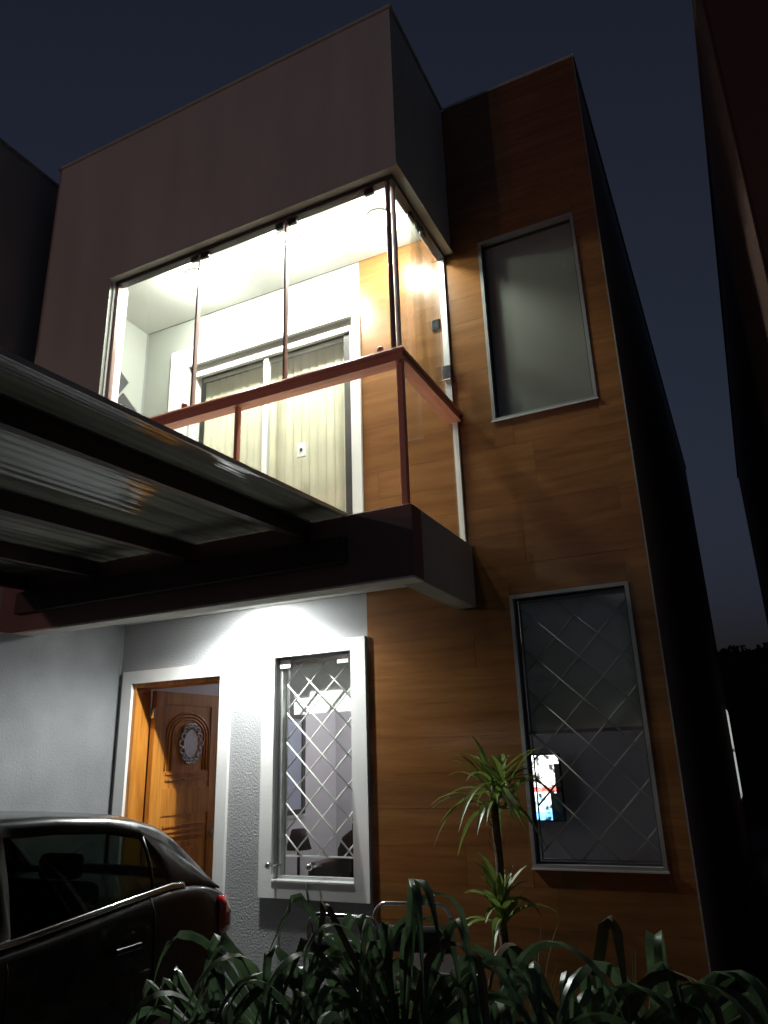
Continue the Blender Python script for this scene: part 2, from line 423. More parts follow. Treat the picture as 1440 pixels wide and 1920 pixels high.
# wood-look planks on the tower, one object each
PZ, PH = 1.738 - 0.2165 * 9, 0.2165
def planks():
    rnd = random.Random(11)
    row = 0; z = PZ
    while z < ZP:
        x = XW - rnd.choice((0.0, 0.4, 0.8, 0.55)) - 0.0
        if abs(z - (1.738 + 7 * PH)) < 0.01 or abs(z - (1.738 + 8 * PH)) < .01 : x = 3.67 - 2.4
        while x < XR:
            x0, x1, z0, z1 = max(x, XW), min(x + 1.2, XR), max(z, 0.0), min(z + PH, ZP)
            if x1 - x0 > 0.02 and z1 - z0 > 0.02:
                rects = [(x0, x1, z0, z1)]
                for h in (RWIN, UWIN):
                    nr = []
                    for (a, b, c, d) in rects:
                        if b <= h[0] or a >= h[1] or d <= h[2] or c >= h[3]: nr.append((a, b, c, d)); continue
                        if a < h[0]: nr.append((a, h[0], c, d))
                        if b > h[1]: nr.append((h[1], b, c, d))
                        aa, bb = max(a, h[0]), min(b, h[1])
                        if c < h[2]: nr.append((aa, bb, c, h[2]))
                        if d > h[3]: nr.append((aa, bb, h[3], d))
                    rects = nr
                g = 0.0006
                lst = [(a + g, b - g, -0.0065 - rnd.uniform(0, 0.0008), -0.0003, c + g, d - g) for (a, b, c, d) in rects if b - a > 0.01 and d - c > 0.01]
                for b_ in lst: boxes('wood_plank', [b_], 'tile_wood', tower)
            x += 1.2
        z += PH; row += 1
planks()
box('corner_trim', XR + 0.001, XR + 0.010, -0.012, 0.02, 0.0, ZP, 'side_paint', house)

# remaining shell
box('side_wall', XR - 0.15, XR - 0.0005, TH, 10.14, 0.0, ZP, 'side_paint', house)
box('left_side_wall', -0.20, 0.0, -0.02, 10.14, 0.0, ZP - 0.006, 'party_paint', house)
box('back_wall', 0.0, XR - 0.15, 9.99, 10.14, 0.0, ZP - 0.01, 'side_paint', house)
box('roof_slab', 0.0, XR - 0.15, TH, 9.99, 6.45, 6.60, 'side_paint', house)
box('upper_floor_slab', 0.0, XR - 0.15, TH, 9.99, 2.78, 2.98, 'ceiling_paint', house)
box('room_floor', 0.0, XR - 0.15, TH, 9.99, 0.0, 0.10, 'dark_wood', house)
box('room_back_wall', 0.0, XR - 0.15, 3.60, 3.70, 0.10, 2.78, 'room_paint', house)
boxes('room_partition', [(2.36, 2.44, TH, 1.98, 0.10, 2.78), (1.70, 2.3595, 1.90, 1.98, 0.10, 2.78), (1.70, 1.78, 1.9805, 3.60, 0.10, 2.78)], 'room_paint', house)
box('room_left_lining', 0.0005, 0.02, TH, 3.60, 0.10, 2.78, 'room_paint', house)
box('upper_room_back_wall', 0.0, XR - 0.15, 1.6, 1.7, 2.98, 6.45, 'room_paint', house)
box('doorstep', 0.02, 1.25, -0.32, -0.001, 0.0, 0.10, 'paving', house, 0.01)

# boundary wall beside the car
yw = thing('boundary_wall', (-0.1, -3.0, 0), 'grey painted boundary wall beside the parked car, left of the front door', 'wall')
box('wall', -0.20, -0.0005, -6.0, -0.9035, 0.0, 2.56, 'party_paint', yw)
box('upper_wall', -0.20, -0.0005, -0.903, -0.022, 0.0, 2.985, 'party_paint', yw)

# --- balcony box
def balcony():
    # hollow slab: front and side downstands plus soffit
    box('balcony_front_beam', XF, XB, -D, -D + 0.14, ZS0 + 0.0125, ZS1 - 0.002, 'slab_paint', house, 0.004)
    box('beam_soffit', XF + 0.004, XB - 0.004, -D + 0.004, -D + 0.139, ZS0, ZS0 + 0.012, 'ceiling_paint', house)
    box('balcony_side_beam', XB - 0.14, XB - 0.001, -D + 0.141, -0.0125, ZS0 + 0.001, ZS1 - 0.003, 'fascia_paint', house, 0.004)
    box('balcony_floor', 0.0, XB - 0.141, -D + 0.141, -0.013, ZSO, ZS1 - 0.01, 'ceiling_paint', house)
    # solid left end of the balcony
    box('balcony_end_wall', XF, -0.001, -D + 0.002, -0.021, ZS1 - 0.001, ZP - 0.3, 'balcony_paint', house)
    box('balcony_front_pier', XF, 0.58, -D, -D + 0.17, ZS1 - 0.0005, ZG + 0.0205, 'fascia_paint', house)
    box('pier_lining', 0.004, 0.578, -D + 0.171, -D + 0.185, ZS1, ZC, 'balcony_paint', house)
    box('pier_edge', 0.5805, 0.592, -D + 0.03, -D + 0.184, ZS1, ZG, 'white_paint', house)
    # upper parapet box
    box('parapet_front', XF, XB, -D, -D + 0.15, ZG + 0.0206, ZP, 'fascia_paint', house)
    box('parapet_side', XB - 0.15, XB - 0.0005, -D + 0.151, -0.0125, ZG + 0.0215, ZP - 0.001, 'fascia_paint', house, 0.004)
    box('balcony_ceiling', 0.0, XB - 0.151, -D + 0.151, -0.013, ZC, ZC + 0.12, 'ceiling_paint', house)
    box('balcony_roof', 0.0, XB - 0.151, -D + 0.151, -0.013, 6.45, 6.60, 'side_paint', house)
    # drip ledge round the bottom of the box and coping on the top
    boxes('drip_ledge', [(0.56, XB + 0.014, -D - 0.014, -D + 0.10, ZG, ZG + 0.020), (XB - 0.10, XB + 0.014, -D + 0.1005, -0.0125, ZG, ZG + 0.020)], 'fascia_paint', house)
    boxes('coping', [(XF - 0.015, XB + 0.015, -D - 0.015, -D + 0.17, ZP + 0.001, ZP + 0.026), (XB - 0.17, XB + 0.015, -D + 0.1705, -0.0165, ZP + 0.001, ZP + 0.026),
                     (XB + 0.0155, XR + 0.015, -0.016, 0.18, ZP + 0.001, ZP + 0.026), (XR - 0.17, XR + 0.015, 0.1805, 10.15, ZP + 0.001, ZP + 0.026)], 'fascia_paint', house)
balcony()

# --- glazing above the rail, railing below
def glazing():
    yg = -D + 0.075; xg = XB - 0.085
    zt = ZG - 0.002; zr = 4.05
    track = boxes('glazing_track', [(0.593, xg + 0.03, yg - 0.03, yg + 0.03, zt - 0.035, zt), (xg - 0.03, xg + 0.03, yg + 0.0305, -0.0135, zt - 0.035, zt)], 'dark_metal', house)
    xs = [0.61, 1.455, 2.25, xg - 0.02]
    for i in range(3):
        box('glass_panel', xs[i] + 0.012, xs[i + 1] - 0.012, yg - 0.004, yg + 0.004, zr + 0.003, zt - 0.036, 'balcony_glass', track)
    for i, x in enumerate(xs):
        wdt = 0.015 if i in (1, 2) else 0.020
        box('mullion', x - wdt * .55, x + wdt * .55, yg - 0.02, yg + 0.02, zr + 0.002, zt - 0.0355, 'mullion_paint', track, 0.002)
    box('mullion', xg - 0.016, xg + 0.012, yg + 0.035, yg + 0.06, zr + 0.002, zt - 0.0355, 'aluminium', track, 0.002)
    for x in (1.40, 1.50, 2.19, 2.30, 2.93):   # roller clamps under the track
        box('roller_clamp', x - 0.035, x + 0.035, yg - 0.014, yg + 0.014, zt - 0.075, zt - 0.0365, 'dark_metal', track, 0.003)
    ys = [yg + 0.065, -0.50, -0.43, -0.37, -0.03]
    box('glass_panel', xg - 0.004, xg + 0.004, ys[0], -0.44, zr + 0.003, zt - 0.036, 'balcony_glass', track)
    box('glass_panel', xg - 0.022, xg - 0.014, -0.50, -0.03, zr + 0.003, zt - 0.036, 'balcony_glass', track)
    box('folded_glass_panel', xg - 0.040, xg - 0.032, -0.56, -0.09, zr + 0.003, zt - 0.036, 'balcony_glass', track)
    box('mullion', xg - 0.03, xg + 0.02, -0.028, -0.0135, zr - 0.05, zt - 0.0355, 'aluminium', track, 0.002)
    for y in (-0.62, -0.50, -0.40):
        box('roller_clamp', xg - 0.014, xg + 0.014, y - 0.03, y + 0.03, zt - 0.075, zt - 0.0365, 'dark_metal', track, 0.003)
    box('latch', xg - 0.05, xg + 0.02, -0.20, -0.155, 4.64, 4.74, 'chrome', track, 0.006)
    box('latch', xg - 0.045, xg + 0.026, -0.05, -0.0285, 4.30, 4.42, 'chrome', track, 0.004)
    # railing
    prof = [(0.0, 3.945), (0.0, 3.965), (0.012, 3.972), (0.012, 4.0), (0.0, 4.008), (0.0, 4.030), (0.012, 4.048), (0.088, 4.048), (0.095, 4.030), (0.095, 3.945)]
    v, f = [], []
    y0 = -D + 0.005; x1 = XB - 0.012
    path = [lambda o, z: (0.581, y0 + o, z), lambda o, z: (x1 - o, y0 + o, z), lambda o, z: (x1 - o, -0.0135, z)]
    for pt in path:
        for (o, z) in prof: v.append(pt(o, z))
    n = len(prof)
    for s in range(2):
        for k in range(n):
            f.append((s * n + k, s * n + (k + 1) % n, (s + 1) * n + (k + 1) % n, (s + 1) * n + k))
    f.append(tuple(range(n))); f.append(tuple(2 * n + k for k in range(n)))
    rail = mesh('balcony_railing', v, f, 'rail_paint', house)
    yp = y0 + 0.045; xp = x1 - 0.045
    for x in (0.625, 1.887):
        box('railing_post', x - 0.014, x + 0.014, yp - 0.02, yp + 0.02, ZS1, 3.944, 'rail_paint', rail, 0.002)
    box('railing_post', xp - 0.015, xp + 0.025, yp - 0.025, yp + 0.015, ZS1, 3.944, 'rail_paint', rail, 0.003)
    box('railing_post', xp - 0.02, xp + 0.02, -0.035, -0.0136, ZS1, 3.944, 'white_paint', rail, 0.002)
    for (a, b) in ((0.64, 1.872), (1.902, xp - 0.016)):
        box('railing_glass', a, b, yp - 0.004, yp + 0.004, ZS1 + 0.012, 3.944, 'balcony_glass', rail)
    box('railing_glass', xp - 0.004, xp + 0.004, yp + 0.016, -0.0365, ZS1 + 0.012, 3.944, 'balcony_glass', rail)
    for x in (2.985, 1.40):
        lathe('rail_knob', [(0.010, 4.049), (0.022, 4.055), (0.024, 4.085), (0.018, 4.10), (0.004, 4.105)], (x, y0 + 0.05, 0), 'rail_paint', rail, 12)
    # threshold strip under the glass
    boxes('railing_shoe', [(0.593, xp - 0.02, yp - 0.012, yp + 0.012, ZS1 - 0.0015, ZS1 + 0.0115)], 'aluminium', rail)
glazing()

# --- sliding balcony door with vertical blinds
def sliding_door():
    x0, x1, z0, z1 = SLID
    # broad white surround, proud of the wall
    sur = boxes('door_surround', [(x0 - 0.21, x0 - 0.001, -0.030, -0.0135, ZS1, z1 + 0.20), (x1 + 0.001, XW - 0.002, -0.030, -0.0135, ZS1, z1 + 0.20), (x0 - 0.0005, x1 + 0.0005, -0.030, -0.0135, z1 + 0.001, z1 + 0.20)], 'white_paint', house)
    boxes('surround_packing', [(x0 - 0.205, x0 - 0.002, -0.0134, -0.0004, ZS1, z1 + 0.19), (x1 + 0.002, XW - 0.004, -0.0134, -0.0004, ZS1, z1 + 0.19), (x0 - .001, x1 + 0.001, -0.0134, -0.0004, z1 + 0.002, z1 + 0.19)], 'white_paint', sur)
    fr = frame_ring('sliding_door', x0 + 0.001, x1 - 0.001, z0, z1 - 0.001, 0.05, 0.03, 0.11, 'white_paint', house)
    box('pelmet_rail', x0 + 0.0515, x1 - 0.0515, 0.02, 0.06, z1 - 0.10, z1 - 0.0515, 'white_paint', fr)
    xm = 1.372
    box('stile_and_gap', xm - 0.024, xm + 0.024, 0.04, 0.09, z0 + 0.0505, z1 - 0.1005, 'white_paint', fr, 0.003)
    box('stile_and_gap', x1 - 0.118, x1 - 0.0515, 0.045, 0.085, z0 + 0.0505, z1 - 0.1005, 'dark_metal', fr, 0.003)  # dark bar put in for the unlit gap of the part-open door
    box('door_pane', x0 + 0.0515, xm - 0.025, 0.062, 0.068, z0 + 0.0505, z1 - 0.1005, 'pane_glass', fr)
    box('door_pane', xm + 0.025, x1 - 0.119, 0.052, 0.058, z0 + 0.0505, z1 - 0.1005, 'pane_glass', fr)
    pl = box('lock_plate', 1.705, 1.79, 0.036, 0.0515, 3.985, 4.115, 'white_paint', fr, 0.008, 2)
    box('key_slot', 1.735, 1.76, 0.030, 0.0355, 4.035, 4.065, 'charcoal', pl, 0.003)
    bl = box('vertical_blind', x0 + 0.05, x1 - 0.05, 0.135, 0.149, 5.03, 5.06, 'white_paint', house)
    n = 19; rnd = random.Random(5)
    me = None
    xa, xb = x0 + 0.055, x1 - 0.12
    for i in range(n):
        cx = xa + (xb - xa) * (i + 0.5) / n
        w = (xb - xa) / n * 0.462; ang = R(7 + rnd.uniform(-3, 3)); z_a, z_b = z0 + 0.05, 5.029
        v = []
        for (s, bow) in ((-1, 0.0), (-0.4, 0.005), (0.4, 0.005), (1, 0.0)):
            px = cx + s * w * math.cos(ang) - bow * math.sin(ang); py = 0.175 + s * w * math.sin(ang) - bow * math.cos(ang)
            v += [(px, py, z_a), (px, py, z_b)]
        mesh('blind_slat', v, [(0, 2, 3, 1), (2, 4, 5, 3), (4, 6, 7, 5)], 'slat_fabric', bl, smooth=True)
sliding_door()

# --- ground floor window left, with tilted pane and lattice grille
def lattice(name, parent, x0, x1, z0, z1, y, pitch, px, pz, rad, mat):
    """diagonal rods clipped to the opening; every rod a part of the grille"""
    fr = parent
    k = -40
    for sgn in (1, -1):
        for k in range(-60, 60):
            # line: (z - pz) = sgn*(x - px) + k*pitch
            pts = []
            for x in (x0, x1):
                z = pz + sgn * (x - px) + k * pitch
                if z0 <= z <= z1: pts.append((x, z))
            for z in (z0, z1):
                x = px + sgn * (z - pz - k * pitch)
                if x0 < x < x1: pts.append((x, z))
            if len(pts) < 2: continue
            a, b = pts[0], max(pts, key=lambda q: abs(q[0] - pts[0][0]))
            if abs(a[0] - b[0]) < 0.04: continue
            yy = y + (0.006 if sgn > 0 else -0.006)
            tube('grille_rod', [(a[0], yy, a[1]), (b[0], yy, b[1])], rad, mat, fr, 6)

def left_window():
    x0, x1, z0, z1 = LWIN
    tr = boxes('window_surround', [(1.458, x0, -0.028, -0.0005, 0.742, 2.455), (x1, XW - 0.013, -0.028, -0.0005, 0.742, 2.455), (x0, x1, -0.028, -0.0005, z1, 2.455), (x0, x1, -0.028, -0.0005, 0.742, z0)], 'white_paint', house)
    win = frame_ring('window', x0 + 0.001, x1 - 0.001, z0 + 0.001, z1 - 0.001, 0.028, 0.045, 0.085, 'aluminium', house)
    # top-hung glass, swung out a little at the foot
    tilt = math.atan2(0.10, 1.45)
    zt = z1 - 0.034; L = 1.44; yh = 0.035
    def leaf(name, a, b, s0, s1, d0, d1, mat, par):
        v = []
        for s in (s0, s1):
            for d in (d0, d1):
                yy = yh - s * math.sin(tilt) - d * math.cos(tilt); zz = zt - s * math.cos(tilt) + d * math.sin(tilt)
                v += [(a, yy, zz), (b, yy, zz)]
        return mesh(name, v, [(0, 1, 3, 2), (4, 6, 7, 5), (0, 4, 5, 1), (2, 3, 7, 6), (0, 2, 6, 4), (1, 5, 7, 3)], mat, par)
    leaf('window_pane', x0 + 0.014, x1 - 0.010, 0.0, L, 0.0, 0.008, 'pane_glass', win)
    for x in (x0 + 0.07, x1 - 0.085):
        leaf('pane_clamp', x - 0.045, x + 0.045, -0.012, 0.048, -0.012, 0.022, 'aluminium', win)
    yb = yh - 1.38 * math.sin(tilt); zb = zt - 1.38 * math.cos(tilt)
    for (x, xe) in ((x0 + 0.03, x0 + 0.03), (x1 - 0.29, x1 - 0.29)):
        tube('stay_arm', [(x, yb - 0.03, zb), (xe, 0.0445, zb - 0.012)], 0.006, 'chrome', win, 8)
        lathe('stay_knob', [(0.004, -0.026), (0.016, -0.021), (0.023, -0.008), (0.024, 0.004), (0.018, 0.016), (0.006, 0.02)], (x, yb - 0.05, zb), 'chrome', win, 16, 'y')
    box('window_sill', x0 + 0.001, x1 - 0.001, -0.034, 0.044, z0 + 0.001, z0 + 0.012, 'white_paint', win)
    gr = frame_ring('window_grille', x0 + 0.031, x1 - 0.031, z0 + 0.145, z1 - 0.035, 0.010, 0.092, 0.104, 'marker_white', house)
    lattice('grille', gr, x0 + 0.035, x1 - 0.035, z0 + 0.15, z1 - 0.04, 0.098, 0.2085, 1.694, 1.871, 0.0058, 'marker_white')
    box('roller_blind', x0 + 0.02, x1 + 0.02, 0.157, 0.160, 1.955, 2.40, 'white_blind', win)
    tube('pull_cord', [(x1 - 0.035, 0.14, 1.95), (x1 - 0.05, 0.13, 1.6), (x1 - 0.085, 0.125, 1.2), (x1 - 0.10, 0.12, 0.90)], 0.004, 'charcoal', win, 6)
left_window()

def aluminium_window(rect, blind_bottom, fabric='blind_fabric'):
    x0, x1, z0, z1 = rect
    win = frame_ring('window', x0 - 0.002, x1 + 0.002, z0 - 0.002, z1 + 0.002, 0.024, -0.013, 0.10, 'grey_frame', house)
    frame_ring('window_sash', x0 + 0.0225, x1 - 0.0225, z0 + 0.0225, z1 - 0.0225, 0.010, 0.030, 0.052, 'dark_metal', win)
    box('window_pane', x0 + 0.033, x1 - 0.033, 0.036, 0.042, z0 + 0.033, z1 - 0.033, 'pane_glass', win)
    box('window_sill', x0 - 0.006, x1 + 0.008, -0.022, -0.0135, z0 - 0.007, z0 + 0.003, 'aluminium', win)
    bt = z0 if blind_bottom is None else blind_bottom
    by = 0.056 if blind_bottom is None else 0.112
    box('roller_blind', x0 + 0.023, x1 - 0.023, by, by + 0.003, bt, z1 - 0.001, fabric, win)
    if blind_bottom is not None:
        box('blind_bar', x0 + 0.023, x1 - 0.023, 0.107, 0.120, bt - 0.022, bt - 0.0005, 'grey_frame', win)
    return win
aluminium_window(UWIN, None)
rw = aluminium_window(RWIN, 1.755, 'blind_fabric_lit')
gr = frame_ring('window_grille', RWIN[0] + 0.034, RWIN[1] - 0.034, RWIN[2] + 0.034, RWIN[3] - 0.034, 0.008, 0.088, 0.098, 'grey_frame', house)
lattice('grille', gr, RWIN[0] + 0.04, RWIN[1] - 0.04, RWIN[2] + 0.04, RWIN[3] - 0.04, 0.093, 0.268, 3.930, 1.395 + 0.134, 0.0068, 'marker_white')

# --- narrow lit window far along the side wall
sw = boxes('side_window', [(XR - 0.0004, XR + 0.05, 7.6, 7.66, 0.88, 2.24), (XR - 0.0004, XR + 0.05, 8.5, 8.56, 0.88, 2.24), (XR - 0.0004, XR + 0.05, 7.66, 8.5, 2.18, 2.24), (XR - 0.0004, XR + 0.05, 7.66, 8.5, 0.88, 0.94)], 'aluminium', house)
emit('side_lit', (0.95, 1.0, 0.92), 1.3)
box('lit_pane', XR + 0.002, XR + 0.01, 7.661, 8.499, 0.941, 2.179, 'side_lit', sw)
box('glazing_bar', XR + 0.0102, XR + 0.03, 7.661, 8.499, 1.58, 1.62, 'dark_metal', sw)

# --- front door, open inwards
def front_door():
    x0, x1, z0, z1 = DOOR
    sur = boxes('door_surround', [(0.052, x0, -0.028, -0.0005, 0.10, 2.372), (x1, 1.156, -0.028, -0.0005, 0.10, 2.372), (x0, x1, -0.028, -0.0005, z1, 2.372)], 'white_paint', house)
    jm = boxes('door_frame', [(x0 + 0.001, x0 + 0.032, 0.0, 0.17, z0 + 0.001, z1 - 0.001), (x1 - 0.032, x1 - 0.001, 0.0, 0.17, z0 + 0.001, z1 - 0.001), (x0 + 0.032, x1 - 0.032, 0.0, 0.17, z1 - 0.034, z1 - 0.001)], 'door_wood', house)
    # leaf stands about square to the wall: its face looks along +x
    xa, ya, W, H0, H1 = 0.235, 0.176, 0.83, 0.115, 2.225
    lean = math.tan(R(2.0))
    def px(y): return xa + (y - ya) * lean
    def slab(name, y0, y1, za, zb, d0, d1, mat, par):
        v = []
        for z in (za, zb):
            v += [(px(y0) + d0, y0, z), (px(y1) + d0, y1, z), (px(y1) + d1, y1, z), (px(y0) + d1, y0, z)]
        return mesh(name, v, BOXF, mat, par)
    leaf = slab('front_door', ya, ya + W, H0, H1, -0.035, 0.0, 'door_wood', house)
    e = 0.0005
    # stiles and rails
    for a, b in ((ya, ya + 0.13), (ya + W - 0.13, ya + W)): slab('door_stile', a, b, H0, H1, e, 0.010, 'door_wood', leaf)
    for a, b in ((H0, H0 + 0.17), (1.23, 1.44), (2.12, H1)): slab('door_rail', ya + 0.1305, ya + W - 0.1305, a, b, e, 0.010, 'door_wood', leaf)
    # raised lower panel and mouldings
    slab('door_panel', ya + 0.24, ya + W - 0.24, 0.44, 1.02, e, 0.014, 'door_wood', leaf)
    slab('door_panel', ya + 0.29, ya + W - 0.29, 0.49, 0.97, 0.0145, 0.022, 'door_wood', leaf)
    for z in (1.06, 1.10, 1.14, 0.36, 0.40, 1.50, 1.55): slab('door_moulding', ya + 0.16, ya + W - 0.16, z, z + 0.016, e, 0.016, 'door_wood', leaf)
    for k, r_ in enumerate((0.27, 0.235, 0.20)):     # arched mouldings of the upper panel
        pts = []; cy = ya + W / 2; zc = 1.86
        pts.append((px(cy - r_) + 0.004, cy - r_, 1.58))
        for q in range(13):
            a = math.pi - math.pi * q / 12
            yy = cy + r_ * math.cos(a); zz = zc + r_ * 0.72 * math.sin(a)
            pts.append((px(yy) + 0.004, yy, zz))
        pts.append((px(cy + r_) + 0.004, cy + r_, 1.58))
        tube('door_moulding', pts, 0.009, 'door_wood', leaf, 6)
    for z in (2.0, 0.45):
        box('hinge', xa - 0.022, xa + 0.014, ya - 0.022, ya - 0.0005, z, z + 0.085, 'chrome', leaf, 0.002)
    hy = ya + W - 0.06
    lathe('door_knob', [(0.022, 0.011), (0.022, 0.016), (0.010, 0.02), (0.010, 0.045), (0.026, 0.055), (0.030, 0.068), (0.022, 0.082), (0.006, 0.086)], (px(hy), hy, 1.06), 'chrome', leaf, 16, 'x')
    # oval plaque hung on the door
    cy, cz = ya + 0.435, 1.80
    pq = thing('oval_plaque', (px(cy) + 0.03, cy, cz), 'silver oval scrollwork plaque hung on the open wooden front door', 'plaque')
    v = []; n = 32
    for d in (0.012, 0.020):
        for q in range(n):
            a = 2 * math.pi * q / n; yy = cy + 0.085 * math.cos(a)
            v.append((px(yy) + d, yy, cz + 0.115 * math.sin(a)))
    mesh('plate', v, [tuple(range(n)), tuple(range(2 * n - 1, n - 1, -1))] + [(q, (q + 1) % n, n + (q + 1) % n, n + q) for q in range(n)], 'silver_plaque', pq)
    for q in range(14):    # scrolls round the rim
        a = 2 * math.pi * q / 14; big = 1.25 if q % 7 == 0 else 1.0
        pts = []
        for s in range(11):
            t = s / 10; ph = a + (t - 0.5) * 0.55; ex = math.sin(t * math.pi) * 0.045 * big
            yy = cy + (0.094 + ex) * math.cos(ph) + 0.012 * math.sin(6 * t) * math.sin(ph); zz = cz + (0.122 + ex) * math.sin(ph)
            pts.append((px(yy) + 0.022, yy, zz))
        tube('scroll', pts, [0.010 - 0.005 * abs(s - 5) / 5 for s in range(11)], 'silver_plaque', pq, 6)
    for q in range(12):
        a = 2 * math.pi * (q + 0.5) / 12; yy = cy + 0.112 * math.cos(a); zz = cz + 0.145 * math.sin(a)
        lathe('bead', [(0.003, 0.010), (0.013, 0.014), (0.015, 0.022), (0.008, 0.030), (0.002, 0.031)], (px(yy), yy, zz), 'silver_plaque', pq, 8, 'x')
front_door()

# --- lamps
def dome_lamp(x, y, z, mat, label, group=None, r_=0.085):
    t = thing('ceiling_lamp', (x, y, z), label, 'lamp', group)
    lathe('lamp_base', [(r_ * 1.12, -0.0005), (r_ * 1.12, -0.014), (r_ * 1.0, -0.018)], (x, y, z), 'white_paint', t, 24)
    lathe('lamp_dome', [(r_, -0.0185), (r_ * .97, -0.035), (r_ * .8, -0.055), (r_ * .45, -0.068), (r_ * .1, -0.072)], (x, y, z), mat, t, 24)
    return t
dome_lamp(1.02, -0.52, ZC, 'balcony_bulb', 'glowing round ceiling lamp at the left end of the balcony')
dome_lamp(1.98, -0.55, ZC, 'balcony_bulb', 'glowing round ceiling lamp in the middle of the balcony ceiling')
dome_lamp(2.74, -0.42, ZC, 'balcony_bulb', 'glowing round ceiling lamp by the balcony corner near the wood tiles')
dome_lamp(1.0, 3.0, 2.78, 'room_bulb', 'ceiling lamp lighting the hall behind the lattice window', None, 0.12)
def porch_lamp():
    x, y = 1.50, -0.30
    t = thing('porch_lamp', (x, y, ZSO), 'round white spotlight under the balcony above the front door', 'lamp')
    lathe('lamp_housing', [(0.070, -0.0005), (0.070, -0.004), (0.054, -0.004), (0.0525, -0.0025)], (x, y, ZSO), 'white_paint', t, 24)
    emit('porch_bulb', (0.965, 1.0, 0.97), 1350)
    lathe('lamp_lens', [(0.052, -0.003), (0.052, -0.007), (0.030, -0.0095), (0.004, -0.010)], (x, y, ZSO), 'porch_bulb', t, 24)
    d = bpy.data.lights.new('porch_light', 'SPOT'); d.energy = 125; d.color = (0.965, 1.0, 0.97); d.spot_size = R(158); d.spot_blend = 0.42; d.shadow_soft_size = 0.006
    o = bpy.data.objects.new('porch_light', d); o.location = (0, 0, -0.030); o.parent = t; COL.objects.link(o)
porch_lamp()

# --- two dark picture boards on the balcony end wall
def board(y, z, w, h, ang, label, marks):
    t = thing('wall_board', (0.012, y, z), label, 'picture')
    c, s = math.cos(R(ang)), math.sin(R(ang))
    def P(a, b, d): return (d, y + a * c - b * s, z + a * s + b * c)
    v = [P(-w, -h, 0.001), P(w, -h, 0.001), P(w, h, 0.001), P(-w, h, 0.001), P(-w, -h, 0.02), P(w, -h, 0.02), P(w, h, 0.02), P(-w, h, 0.02)]
    mesh('panel', v, BOXF, 'charcoal', t)
    for (a, b, aw, bh) in marks:
        v = [P(a - aw, b - bh, 0.0202), P(a + aw, b - bh, 0.0202), P(a + aw, b + bh, 0.0202), P(a - aw, b + bh, 0.0202), P(a - aw, b - bh, 0.0222), P(a + aw, b - bh, 0.0222), P(a + aw, b + bh, 0.0222), P(a - aw, b + bh, 0.0222)]
        mesh('white_mark', v, BOXF, 'marker_white', t)
board(-0.40, 4.97, 0.13, 0.13, -32, 'upper dark square board tilted on the balcony end wall', [(-0.02, 0.0, 0.012, 0.03)])
rb = random.Random(4)
board(-0.22, 4.66, 0.16, 0.16, -32, 'lower dark square board with white marks on the balcony end wall',
      [(rb.uniform(-.12, .12), rb.uniform(-.05, .12), rb.uniform(.006, .014), rb.uniform(.008, .025)) for _ in range(12)])

